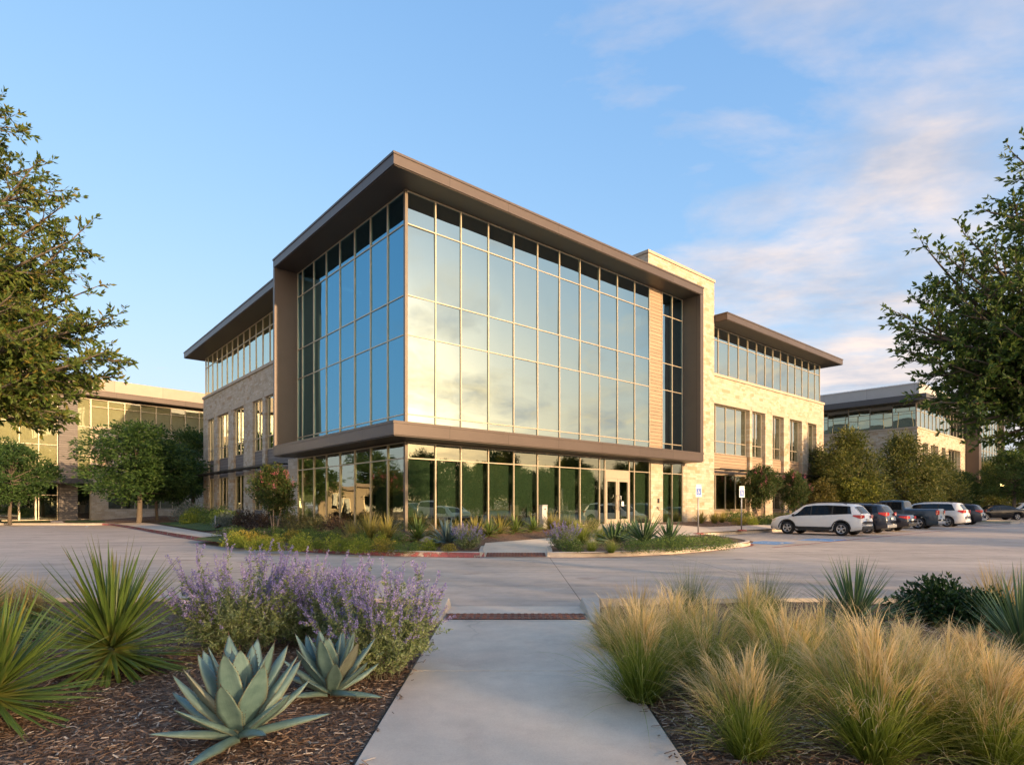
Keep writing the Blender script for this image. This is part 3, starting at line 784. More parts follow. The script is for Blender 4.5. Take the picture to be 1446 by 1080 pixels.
# wood-look pier, stone pier and tower
mb = MB(); mb.box(16.0, 17.16, -.03, .6, 4.66, 14.10); mb.build('cladding_pier', M['tan_siding'], main)
mb = MB(); mb.box(16.0, 17.16, -.10, .6, -.2, 4.17); mb.build('stone_pier', M['limestone'], main)
mb = MB(); mb.box(0.02, 1.0, 11.27, 12.75, -.2, 4.16); mb.build('stone_pier', M['limestone'], main)
mb = MB(); mb.box(19.66, 22.86, -.06, 1.2, -.2, 14.62); mb.box(15.8, 22.86, -.06, 1.2, 14.623, 16.0); mb.box(19.32, 19.655, -.055, 1.2, -.2, 4.17); mb.build('stone_tower', M['limestone'], main)
mb = MB(); mb.box(15.74, 22.92, -.12, 1.26, 16.005, 16.17); mb.build('coping', M['cap_stone'], main)
mb = MB(); mb.box(16.55, 16.62, -.125, -.102, 1.38, 1.52); mb.build('card_reader', M['dark_metal'], main)
mb = MB(); mb.box(16.62, 16.78, -.135, -.102, 1.72, 1.98); mb.build('entry_intercom', M['dark_metal'], main)
mb = MB(); mb.box(16.72, 16.755, -.125, -.102, 1.30, 1.52); mb.box(16.755, 16.86, -.125, -.102, 1.30, 1.335); mb.build('door_number', M['mullion_dark'], main)

# bronze frame: roof plate, two fins and the band below
overhang(main, 'roof', -1.25, 19.62, -1.25, 11.45, 14.11, 14.60)
fin = MB(); fin.box(19.30, 19.62, -1.248, .05, 4.62, 14.105); fin.build('frame_fin', M['bronze_panel'], main)
fin = MB(); fin.box(-1.248, .05, 11.24, 11.45, 4.62, 14.105); fin.build('frame_fin', M['bronze_panel'], main)
bd = MB(); bd.box(-1.25, 19.62, -1.25, -.10, 4.20, 4.62); bd.box(-1.25, -.10, -.10, 11.45, 4.20, 4.62)
band = bd.build('frame_band', M['bronze_panel'], main)
bd = MB(); bd.box(-1.27, 19.64, -1.27, -.11, 4.624, 4.72); bd.box(-1.27, -.11, -.11, 11.47, 4.624, 4.72); bd.build('band_cap', M['bronze_panel'], band)
bd = MB(); bd.box(-1.2, 19.57, -1.2, -.0, 4.155, 4.196); bd.box(-1.2, .0, .003, 11.4, 4.155, 4.196); bd.build('soffit', M['soffit_panel'], band)
bd = MB(); bd.box(-.095, 19.3, -.095, .3, 4.205, 4.62); bd.box(-.095, .3, .305, 11.2, 4.205, 4.62); bd.build('spandrel', M['mullion_dark'], main)
fin = MB(); fin.box(0.0, .1, -.06, -.0, 0, .01)

# right wing
wb = [(22.9, 28.22, (24.14, 25.45, 26.78)), (28.62, 30.55, (29.6,)), (31.72, 33.55, (32.6,)), (34.6, 36.75, (35.65,)), (37.85, 39.52, (38.7,))]
wing_facade(main, 'u', .3, wb, [(28.24, 28.60), (30.57, 31.70), (33.57, 34.58), (36.77, 37.83), (39.54, 41.0)], ZB, 22.87, 41.0, 'tan_siding')
mb = MB(); mb.box(40.5, 41.0, .803, 16, 0, 10.12); mb.box(40.4, 41.1, .803, 16, 10.125, 10.30); mb.build('stone_end_wall', M['limestone'], main)
A3 = [22.92, 24.12, 25.46, 26.78, 28.08, 29.38, 30.68, 31.9, 33.16, 34.42, 35.68, 36.95, 38.18, 39.4, 40.38]
curtain(main, 'u', .4, A3, [10.31, 12.56, 13.42], 'wing_glass')
mb = MB()
curtain(main, 'v', 40.41, [.41, 2, 3.5, 5, 6.5, 8, 9.5, 11, 12.5, 14, 15.5], [10.31, 12.56, 13.42], 'wing_glass')
overhang(main, 'wing_roof', 22.90, 41.75, -.95, 17.0, 13.43, 13.92)
sunshade(main, 'u', .3, 22.9, 41.35, 3.93)
mb = MB(); mb.lathe([(0, 0), (.09, 0), (.09, .06), (.05, .12), (0, .12)], 10, 'y', (40.6, .2, 4.55)); mb.build('camera_dome', M['dark_metal'], main)
# left wing
lb = [(13.0, 17.35, (14.1, 15.2, 16.3)), (17.95, 19.8, (18.85,)), (21.75, 24.0, (22.85,)), (25.35, 28.05, (26.3, 27.2)), (29.15, 30.75, (29.95,))]
wing_facade(main, 'v', .3, lb, [(17.37, 17.93), (19.82, 21.73), (24.02, 25.33), (28.07, 29.13), (30.77, 32.2)], ZB, 11.5, 32.2, 'grey_siding', rec=.17)
A4 = [11.55] + [12.9 + 1.3 * i for i in range(15)] + [31.85]
curtain(main, 'v', .4, A4, [10.31, 12.62, 13.42], 'wing_glass')
overhang(main, 'wing_roof', -.95, 17.0, 11.5, 33.0, 13.43, 13.92)
sunshade(main, 'v', .3, 13.0, 32.6, 3.93)
mb = MB(); mb.box(.803, 16, 31.7, 32.2, 0, 10.12); mb.box(.41, 16, 31.8, 31.9, 10.3, 13.42); mb.build('stone_end_wall', M['limestone'], main)
mb = MB(); mb.box(.55, .8, 11.5, 12.98, 0, 8.3); mb.build('siding_recess', M['grey_siding'], main)

# inside: slabs, rear walls, columns, blinds and furniture seen through the glass
fl = MB()
for z in (ZB - .12, 4.205, 8.95, 13.95):
    fl.box(.32, 19.25, .32, 11.1, z, z + .30 if z < 13 else z + .12)
    fl.box(19.66, 40.2, 1.25, 15, min(z, 13.2), min(z, 13.2) + .2)
    fl.box(1.0, 15, 11.5, 31.6, min(z, 13.2) - .003, min(z, 13.2) + .197)
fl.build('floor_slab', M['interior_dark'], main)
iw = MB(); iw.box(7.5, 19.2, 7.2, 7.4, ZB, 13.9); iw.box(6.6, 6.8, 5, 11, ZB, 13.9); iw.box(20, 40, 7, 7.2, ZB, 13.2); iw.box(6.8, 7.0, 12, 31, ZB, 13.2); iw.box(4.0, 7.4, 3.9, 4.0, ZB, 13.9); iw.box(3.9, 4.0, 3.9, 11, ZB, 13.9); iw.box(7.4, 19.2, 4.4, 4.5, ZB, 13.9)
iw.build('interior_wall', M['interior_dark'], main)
ic = MB()
for a in (1.55, 8.0, 14.9):
    for z0, z1 in ((4.6, 8.94), (9.26, 13.94)): ic.box(a, a + .45, .7, 1.15, z0, z1)
for a in (1.2, 4.9, 8.4):
    for z0, z1 in ((4.6, 8.94), (9.26, 13.94)): ic.box(.75, 1.2, a, a + .4, z0, z1)
ic.build('interior_column', M['interior_light'], main)
for i in range(len(AL) - 1):
    a0, a1 = AL[i], AL[i + 1]
    if a1 - a0 < 1 or i == 9: continue
    zb = 1.12 if i < 6 else ZB + .25
    b = MB(); b.box(a0 + .22, a1 - .16, .17, .18, zb, 3.46); b.build('roller_blind', M['blind_fabric'], main)
for a0, a1 in ((17.2, 18.2), (18.2, 19.28)):
    b = MB(); b.box(a0 + .12, a1 - .1, .17, .18, ZB + .02, 3.46); b.build('roller_blind', M['blind_fabric'], main)
for i in (0, 1):
    b = MB(); b.box(.16, .17, AV[i] + .15, AV[i + 1] - .12, ZB + .02, 3.46); b.build('roller_blind', M['blind_fabric'], main)
tb = MB(); ch = MB()
for i in range(7):
    a = 1.6 + i * 1.45
    tb.box(a - .5, a + .5, 1.6, 2.5, ZB + .92, ZB + .96); tb.box(a - .04, a + .04, 2.0, 2.08, ZB + .18, ZB + .92)
    for dx in (-.42, .42):
        ch.box(a + dx - .2, a + dx + .2, 1.0, 1.4, ZB + .60, ZB + .66); ch.box(a + dx - .2, a + dx + .2, .98, 1.02, ZB + .66, ZB + 1.05)
        for q in (-.17, .17): ch.box(a + dx + q - .015, a + dx + q + .015, 1.02, 1.38, ZB + .18, ZB + .6)
tb.build('cafe_tables', M['interior_light'], main)['kind'] = 'stuff'
ch.build('cafe_chairs', M['chair_fabric'], main)['kind'] = 'stuff'

# ---- building beyond on the left
LW = math.radians(40.0)
lroot = empty('office_building', (-33.0, 63.0, 0), math.pi / 2 - LW, 'low tan office building behind the round trees, its upper windows glowing gold', 'building', 'office buildings of the campus')
st = MB()
st.box(-8.55, 12, 0, .5, 0, 1.2); st.box(-8.55, 12, 0, .5, 2.7, 8.78); st.box(-9.95, -8.55, 0, .5, 0, 8.78); st.box(-1.65, 12, .003, .5, 1.203, 2.697)
st.build('stone_wall', M['limestone'], lroot)
mb = MB(); mb.box(-9.95, 12, -.08, .5, 8.784, 8.94); mb.build('sill_course', M['cap_stone'], lroot)
curtain(lroot, 'u', .1, [-9.9 + 1.38 * i for i in range(16)], [8.95, 10.85, 11.55], 'pale_glass')
curtain(lroot, 'u', .25, [-8.5 + 1.137 * i for i in range(7)], [1.22, 2.68], 'lower_glass', 'window')
mb = MB(); mb.box(-12.45, -11.05, -.35, .6, 0, 11.55); mb.build('cladding_pier', M['grey_siding'], lroot)
curtain(lroot, 'u', .1, [-11.03, -9.97], [.25, 3.4, 6.2, 8.9, 11.55], 'pale_glass')
curtain(lroot, 'u', .1, [-12.47 - 1.35 * i for i in range(5)][::-1], [3.4, 5.2, 7.0, 8.9, 11.55], 'pale_glass')
curtain(lroot, 'u', .1, [-12.47 - 1.35 * i for i in range(5)][::-1], [.25, 2.5, 3.38], 'lower_glass')
mb = MB(); mb.box(-14.0, -10.2, -1.6, .05, 3.55, 3.95); mb.build('canopy', M['dark_fascia'], lroot)
d = MB()
for q in (-15.2, -14.05): d.box(q - .06, q + .06, -.06, .0, .3, 2.5)
d.build('entrance_door', M['mullion_metal'], lroot)
overhang(lroot, 'roof', -19, 13, -1.0, 16, 11.72, 12.25)
mb = MB(); mb.box(-18.6, 12.6, -.3, 15.6, 12.26, 13.45); mb.build('parapet', M['tan_panel'], lroot)
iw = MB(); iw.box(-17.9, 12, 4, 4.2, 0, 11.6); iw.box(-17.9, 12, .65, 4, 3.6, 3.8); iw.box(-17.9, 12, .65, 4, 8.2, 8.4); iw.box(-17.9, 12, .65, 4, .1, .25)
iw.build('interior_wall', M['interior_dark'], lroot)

bl = MB(); bl.box(-9.9, 12, .30, .32, 8.96, 11.5); bl.build('roller_blind', M['pale_blind'], lroot)
bl = MB(); bl.box(-17.9, -12.5, .30, .32, 3.82, 11.5); bl.build('roller_blind', M['pale_blind'], lroot)
bl = MB(); bl.box(-11, -10, .30, .32, 3.82, 11.5); bl.build('roller_blind', M['pale_blind'], lroot)
mb = MB(); mb.box(-18.5, -17.95, -.1, 15, 0, 11.7); mb.build('stone_end_wall', M['limestone'], lroot)
# low building beyond the left edge that the shaded glass mirrors
low = empty('low_building', (-46.0, 38.0, 0), math.radians(62), 'low tan building beyond the left edge, mirrored in the shaded ground-floor glass', 'building')
mb = MB(); mb.box(-9, 9, 0, 8, 0, 3.6); mb.build('wall', M['tan_panel'], low)
mb = MB(); mb.box(-9.5, 9.5, -.7, 8.5, 3.61, 4.0); mb.build('roof', M['bronze_panel'], low)
for k_ in range(5):
    curtain(low, 'u', -.03, [-7.6 + k_ * 3.4, -6.7 + k_ * 3.4, -5.8 + k_ * 3.4], [.9, 2.7], 'car_glass', 'window', back=.02)

# ---- building beyond on the right
rroot = empty('office_building', (39.7, 58.0, 0), PHI, 'stone office building past the row of parked cars, grey parapet above a teal window band', 'building', 'office buildings of the campus')
rb = [(1.75, 3.55, (2.6,)), (4.6, 7.3, (5.5, 6.4)), (8.5, 10.0, (9.2,)), (11.2, 16.2, (12.4, 13.7, 15.0))]
st = MB()
for a0, a1 in ((0, 1.73), (3.57, 4.58), (7.32, 8.48), (10.02, 11.18), (16.22, 18.4)): st.box(a0, a1, 0, .5, -.3, 7.8)
st.box(0, 18.4, -.004, .5, 7.803, 9.15)
st.box(0, .5, .503, 40, -.3, 9.15); st.build('stone_wall', M['limestone'], rroot)
mb = MB(); mb.box(-.08, 18.4, -.08, .5, 9.154, 9.30); mb.box(-.08, .5, .503, 40, 9.154, 9.30); mb.build('sill_course', M['cap_stone'], rroot)
for a0, a1, m in rb:
    curtain(rroot, 'u', .33, [a0 + .02] + list(m) + [a1 - .02], [4.2, 5.1, 7.79], 'wing_glass', 'window')
    curtain(rroot, 'u', .33, [a0 + .02] + list(m) + [a1 - .02], [1.1, 3.2], 'lower_glass', 'window')
    sp = MB(); sp.box(a0 + .003, a1 - .003, .2, .48, 3.22, 4.18); sp.build('spandrel_panel', M['grey_siding'], rroot)
    sp = MB(); sp.box(a0 + .003, a1 - .003, .2, .48, -.2, 1.08); sp.build('base_panel', M['grey_siding'], rroot)
curtain(rroot, 'v', .1, [.1 + 2.05 * i for i in range(20)], [9.31, 10.9, 11.75], 'wing_glass', frame='mullion_dark')
curtain(rroot, 'u', .1, [.11 + 1.35 * i for i in range(14)], [9.31, 10.9, 11.75], 'wing_glass')
sunshade(rroot, 'u', 0, 0.3, 18.2, 3.6)
mb = MB(); mb.box(-1.0, 19, -1.0, 41, 11.77, 12.35); mb.build('roof', M['dark_fascia'], rroot)
mb = MB(); mb.box(-.2, 19, -.2, 40, 12.355, 13.5); p = mb.build('parapet', M['grey_panel'], rroot)
mb = MB(); mb.box(-.26, 19, -.26, 40, 13.504, 13.6); mb.build('coping', M['sign_white'], p)
mb = MB(); mb.box(18.42, 19.6, -1.3, .3, 3.5, 14.5); mb.box(18.42, 32.5, -1.3, 10, 14.505, 15); mb.box(19.603, 32.5, -1.3, .3, 3.5, 3.95); mb.box(32.1, 32.5, -1.3, .3, 3.953, 14.5); mb.build('frame_fin', M['bronze_panel'], rroot)
curtain(rroot, 'u', -.9, [19.62 + 1.56 * i for i in range(9)], [3.96, 5, 8.2, 9.8, 12.6, 14.49], 'wing_glass')
curtain(rroot, 'u', -.2, [19.62 + 1.56 * i for i in range(9)], [.3, 2.6, 3.49], 'lower_glass')
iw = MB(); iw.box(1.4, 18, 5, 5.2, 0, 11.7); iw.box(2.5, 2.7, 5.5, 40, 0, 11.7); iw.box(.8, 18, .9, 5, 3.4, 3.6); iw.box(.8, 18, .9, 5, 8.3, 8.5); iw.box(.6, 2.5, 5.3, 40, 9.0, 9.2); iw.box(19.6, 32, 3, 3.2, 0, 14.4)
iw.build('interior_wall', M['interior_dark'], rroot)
mb = MB(); mb.lathe([(0, 0), (.16, .05), (.19, .2), (.12, .3), (0, .33)], 12, 'z', (18.3, -3.4, 3.75)); mb.build('wall_lamp', M['wall_lamp'], rroot)

# ------------------------------------------------------------------ signs, bollard, small things
def acc_sign(px, py, h, label):
    x, y, z = at_site(px, py)
    r = empty('accessible_parking_sign', (x, y, z + .01), 0.12, label, 'sign', 'accessible parking signs')
    b = MB(); b.lathe([(0, 0), (.30, 0), (.30, .012), (.24, .05), (.05, .07), (0, .07)], 12); b.build('base', M['red_line' if False else 'red_paint_solid'], r)
    b = MB(); b.tube([(0, 0, .05), (0, 0, h - .02)], .036, 8); b.build('pole', M['galvanised'], r)
    p = MB(); p.box(-.155, .155, -.06, -.045, h - .62, h - .12); pl = p.build('sign_plate', M['sign_white'], r, bevel=.006)
    p = MB(); p.box(-.125, .125, -.066, -.0625, h - .54, h - .20); bl = p.build('symbol_panel', M['sign_blue'], pl)
    s = MB(); yy = -.070; zc = h - .38
    def q(x0, z0, x1, z1, w=.016):
        t = np.array([x1 - x0, z1 - z0]); t = t / np.linalg.norm(t); n = np.array([-t[1], t[0]]) * w * .36
        s.add([(x0 - n[0], yy, zc + z0 - n[1]), (x1 - n[0], yy, zc + z1 - n[1]), (x1 + n[0], yy, zc + z1 + n[1]), (x0 + n[0], yy, zc + z0 + n[1])], [(0, 1, 2, 3)])
    q(-.02, .06, -.02, .0); q(-.02, .0, .035, .0); q(.035, .0, .055, -.06); q(-.02, .035, .03, .035); q(-.035, .095, -.005, .095, .028)
    for i in range(9):
        a0, a1 = R(140 + i * 22), R(162 + i * 22); q(-.01 + .05 * math.cos(a0), -.03 + .05 * math.sin(a0), -.01 + .05 * math.cos(a1), -.03 + .05 * math.sin(a1), .012)
    s.build('wheelchair_symbol', M['sign_white'], bl)
    p = MB(); p.box(-.14, .14, -.058, -.044, h - .11, h + .0); p.build('upper_plate', M['galvanised' if px < 1000 else 'sign_white'], r)
    return r
simple('red_paint_solid', (0.33, 0.07, 0.05), 0.8)
acc_sign(986, 754.5, 2.45, 'accessible parking sign with a grey top plate, beside the agave bed tip')
acc_sign(1047, 749.5, 2.45, 'accessible parking sign standing in front of the pink-flowered crape myrtle')

x, y, z = at_site(763, 750); y += 1.2; x, y = xy_of(6.6, -1.0); z = site_h(x, y)
r = empty('bollard', (x, y, z), PHI, 'pale metal intercom bollard among the yuccas by the glass', 'bollard')
b = MB(); b.box(-.16, .16, -.11, .11, 0, 1.02); b.build('post', M['tan_grey'] if 'tan_grey' in M else simple('tan_grey', (.5, .48, .44), .5), r, bevel=.02)
b = MB(); b.box(-.165, .165, -.115, .115, 1.025, 1.08); b.build('cap', M['galvanised'], r)
b = MB(); b.lathe([(0, -.015), (.035, -.015), (.035, 0)], 12, 'y', (0, -.112, .88)); b.build('lens', M['dark_metal'], r)

x, y, z = at_site(304, 747)
r = empty('path_light', (x, y, z), 0.3, 'thin grey garden spotlight on a stake in the small lawn', 'light')
b = MB(); b.tube([(0, 0, 0), (0, 0, .75)], .03, 8); b.build('stake', M['galvanised'], r)
b = MB(); b.tube([(0, 0, .04), (.12, -.1, .14), (.24, -.2, .22)], [.05, .08, .09], 10); b.build('lamp_head', M['dark_metal'], r)

def boulder(px, py, r0, label):
    x, y, z = at_site(px, py)
    bm = bmesh.new(); bmesh.ops.create_icosphere(bm, subdivisions=3, radius=1)
    ph = random.random() * 9
    for v in bm.verts:
        c = v.co; k = 1 + .22 * math.sin(c.x * 3 + ph) * math.cos(c.y * 2.6 + ph) + .12 * math.sin(c.z * 5 + ph * 2) + .05 * math.sin(c.x * 11 + c.y * 9)
        v.co = Vector((c.x * r0 * k * 1.3, c.y * r0 * k, (c.z * .62 * k + .3) * r0))
    me = bpy.data.meshes.new('boulder'); bm.to_mesh(me); bm.free(); me.materials.append(M['boulder'])
    o = bpy.data.objects.new('boulder', me); o.location = (x, y, z - .03); o.rotation_euler = (0, 0, ph); COL.objects.link(o)
    tag(o, label, 'boulder', 'landscape boulders in the planting')
boulder(322, 752, .30, 'tan boulder between the lawn and the burgundy shrub')
boulder(406, 752, .22, 'small tan boulder beside the crape myrtle trunks')
boulder(372, 753, .2, 'small rounded boulder left of the crape myrtle trunks')
boulder(571, 763, .28, 'pinkish boulder behind the striped yucca at the glass corner')
boulder(606, 766, .26, 'flat pinkish boulder near the small blue agave')
boulder(858, 752, .3, 'pale boulder in the bed in front of the entrance doors')
# ------------------------------------------------------------------ plants
def blades(n, base_r, L, w, lean, curl, seg=5, taper=0.9, fold=False, seed=0, azim=None, pw=1.0, wind=(0, 0), base_w=1.0, midw=None, zj=0.0, basefun=None):
    """n tapering blades from one root. lean/curl: (lo, hi) radians; returns verts, quads, uvs."""
    g = np.random.default_rng(seed)
    az = g.uniform(0, 2 * math.pi, n) if azim is None else azim
    r = base_r * np.sqrt(g.random(n))
    th = lean[0] + (lean[1] - lean[0]) * g.random(n) ** pw
    cu = g.uniform(curl[0], curl[1], n)
    ln = g.uniform(L[0], L[1], n); ww = g.uniform(w[0], w[1], n)
    a2 = az + g.normal(0, .5, n)
    p = np.stack([r * np.cos(a2), r * np.sin(a2), g.uniform(0, 1, n) * zj], 1)
    if basefun is not None: p, az, th = basefun(g, n, p, az, th)
    side = np.stack([-np.sin(az), np.cos(az), np.zeros(n)], 1)
    tw = g.uniform(-.6, .6, n)
    cols = 3 if fold else 2
    vs = np.zeros((n, seg + 1, cols, 3)); uv = np.zeros((n, seg + 1, cols, 2))
    for s in range(seg + 1):
        t = s / seg
        d = np.stack([np.sin(th) * np.cos(az), np.sin(th) * np.sin(az), np.cos(th)], 1)
        d[:, 0] += wind[0] * t; d[:, 1] += wind[1] * t
        nrm = np.cross(side, d)
        if midw is not None: prof = np.interp(t, [0, .12, .4, 1], [base_w, midw, 1, .02])
        else: prof = base_w + (1 - base_w) * min(1, t * 3) if t < .33 else max(.02, 1 - taper * ((t - .33) / .67) ** 1.3)
        sd = side * np.cos(tw * t)[:, None] + nrm * np.sin(tw * t)[:, None]
        hw = (ww * prof / 2)[:, None]
        if fold:
            vs[:, s, 0] = p - sd * hw; vs[:, s, 1] = p - nrm * hw * .45; vs[:, s, 2] = p + sd * hw
            uv[:, s, :, 0] = [0, .5, 1]
        else:
            vs[:, s, 0] = p - sd * hw; vs[:, s, 1] = p + sd * hw
            uv[:, s, :, 0] = [0, 1]
        uv[:, s, :, 1] = t
        p = p + d * (ln / seg)[:, None]
        th = th + cu / seg * (0.5 + 1.2 * t)
    stride = (seg + 1) * cols
    q = []
    for s in range(seg):
        for c in range(cols - 1):
            a = s * cols + c
            q.append((a, a + 1, a + cols + 1, a + cols))
    q = np.array(q)
    Q = (q[None] + (np.arange(n) * stride)[:, None, None]).reshape(-1, 4)
    return vs.reshape(-1, 3), Q, uv.reshape(-1, 2)

def join(parts):
    V_, Q_, U_, I_ = [], [], [], []; n = 0
    for i, (v, q, u) in enumerate(parts):
        V_.append(v); Q_.append(q + n); U_.append(u); I_.append(np.full(len(q), i)); n += len(v)
    return np.concatenate(V_), np.concatenate(Q_), np.concatenate(U_), np.concatenate(I_)

def leaves(P, A, l, w, g, cup=0.25, jit=0.5):
    """One folded leaf (2 quads) per point P along axis A."""
    n = len(P)
    A = A + g.normal(0, jit, (n, 3)); A /= np.linalg.norm(A, axis=1)[:, None] + 1e-9
    S = np.cross(A, g.normal(0, 1, (n, 3))); S /= np.linalg.norm(S, axis=1)[:, None] + 1e-9
    N = np.cross(A, S)
    l = (l * g.uniform(.65, 1.25, n))[:, None]; w = (w * g.uniform(.7, 1.25, n))[:, None]
    m = P + A * l * .5
    vs = np.stack([P, m - S * w / 2 + N * w * cup, P + A * l, m + S * w / 2 + N * w * cup, ], 1)
    uv = np.tile(np.array([[.5, 0], [0, .5], [.5, 1], [1, .5]]), (n, 1))
    return vs.reshape(-1, 3), np.arange(n * 4).reshape(n, 4), uv

def place(o, px, py, label, cat, group=None, s=1.0, rz=None, site=True, loc=None, dz=0.0):
    if loc is None:
        if site: loc = at_site(px, py)
        else:
            x, y = at(px, py, .1); loc = (x, y, bed_h(x, y))
    o.location = (loc[0], loc[1], loc[2] + dz - .01)
    o.rotation_euler = (0, 0, random.uniform(0, 6.28) if rz is None else rz)
    o.scale = (s, s, s) if np.isscalar(s) else s
    tag(o, label, cat, group)
    return o

PROTO = {}
def stamp(key, name, *a, **k):
    """Next individual of a kind: the first call uses the prototype itself, later ones copies of it."""
    if key not in PROTO: PROTO[key] = [MAKE[key](name), False]
    o, used = PROTO[key]
    if used:
        c = copy_tree(o); c.name = name
        for pk in ('label', 'category', 'group'):
            if pk in c: del c[pk]
        o = c
    PROTO[key][1] = True
    return place(o, *a, **k)

MAKE = {}
def feather(seed, tall=1.0, n=520, ns=60, na=20, wl=.55):
    def f(name):
        g = np.random.default_rng(seed)
        a = blades(n, .10, (.46 * tall, .80 * tall), (.0042, .0070), (.03, 1.05), (.15, 1.3), 6, .9, seed=seed, pw=1.1)
        b = blades(int(n * .5), .08, (.70 * tall, .98 * tall), (.0032, .005), (.0, .62), (.2, 1.9), 7, .85, seed=seed + 50, pw=1.1, wind=(.22, -.06))
        e = blades(60, .09, (.7 * tall, 1.08 * tall), (.0028, .0042), (.3, 1.35), (.1, 1.5), 7, .85, seed=seed + 70)
        # flowering stems: each carries a nodding bundle of fine awns near its top
        saz = g.uniform(0, 2 * math.pi, ns); sth = .02 + .74 * g.random(ns) ** 1.15; sl = g.uniform(.50, .74, ns) * tall
        sp = np.stack([np.sin(sth) * np.cos(saz), np.sin(sth) * np.sin(saz), np.cos(sth)], 1)
        def bf(gg, m, p, az, th):
            i = np.arange(m) % ns
            q = sp[i] * (sl[i] * (.72 + .30 * gg.random(m)))[:, None] + gg.normal(0, .006, (m, 3))
            return q, saz[i] + gg.normal(0, .38, m), np.abs(sth[i] + gg.normal(.08, .12, m))
        c = blades(ns * na, .02, (.17 * tall, .34 * tall), (.0028, .0050), (0, .5), (.5, 2.0), 4, .9, seed=seed + 90, wind=(.30, -.08), basefun=bf)
        v, q, u, i = join([a, b, c, e])
        return np_mesh(name, v, q, u, [M['feather_blade'], M['feather_blade'], M['feather_plume'], M['feather_blade']], mi=i)
    return f
for s_, (n_, ns_, na_) in enumerate(((620, 34, 18), (470, 42, 18), (620, 60, 20), (540, 20, 16))): MAKE['feather%d' % s_] = feather(100 + s_ * 7, 1.0, n_, ns_, na_)
def simple_grass(mat, seed, n=420, L=(.35, .6), w=(.004, .007), lean=(.03, .95), curl=(.1, .9), r=.09):
    def f(name):
        v, q, u = blades(n, r, L, w, lean, curl, 5, .9, seed=seed)
        return np_mesh(name, v, q, u, M[mat])
    return f
MAKE['tan_grass'] = simple_grass('tan_blade', 5)
MAKE['tan_grass2'] = simple_grass('feather_blade', 15, 520)
MAKE['green_grass'] = simple_grass('green_blade', 6, 520, (.5, .95), (.003, .005), (.02, .7))
MAKE['green_tuft'] = simple_grass('green_blade', 8, 300, (.3, .55), (.012, .022), (.05, 1.0), (.1, .8))
MAKE['gold_tuft'] = simple_grass('yucca_gold', 9, 220, (.5, .95), (.018, .032), (.05, 1.05), (.0, .6), .1)
def yucca(mat, seed, n=170, L=(.66, .88), w=(.030, .048), lo=.03, hi=2.15, z=.24):
    def f(name):
        g = np.random.default_rng(seed)
        def bf(gg, m, p, az, th):
            # leaves spread over a short stem: low ones droop, the top ones stand
            h = np.clip(1 - th / hi, 0, 1)
            p = np.stack([np.cos(az) * .03, np.sin(az) * .03, (.05 if z < .2 else .16) + h * z], 1)
            return p, az, th
        v, q, u = blades(n, .03, L, w, (lo, hi), (-.02, .22), 4, 1, True, seed, pw=.85, basefun=bf, midw=.75, base_w=1.1)
        return np_mesh(name, v, q, u, M[mat])
    return f
MAKE['yucca_near'] = yucca('yucca_leaf', 21, 260)
MAKE['yucca_near2'] = yucca('yucca_leaf', 23, 230)
MAKE['yucca_right'] = yucca('yucca_blue', 25, 190, (.7, .95), (.026, .038), .03, 1.75)
MAKE['yucca_bed'] = yucca('yucca_leaf', 27, 80, (.45, .65), (.03, .045), .05, 1.7, .1)
MAKE['yucca_gold'] = yucca('yucca_gold', 29, 90, (.6, .9), (.03, .045), .05, 1.5, .1)
MAKE['agave_bed'] = yucca('agave_small', 31, 46, (.42, .58), (.075, .10), .03, 1.5, .05)
MAKE['agave_dark'] = yucca('yucca_blue', 33, 60, (.5, .7), (.06, .085), .03, 1.6, .06)

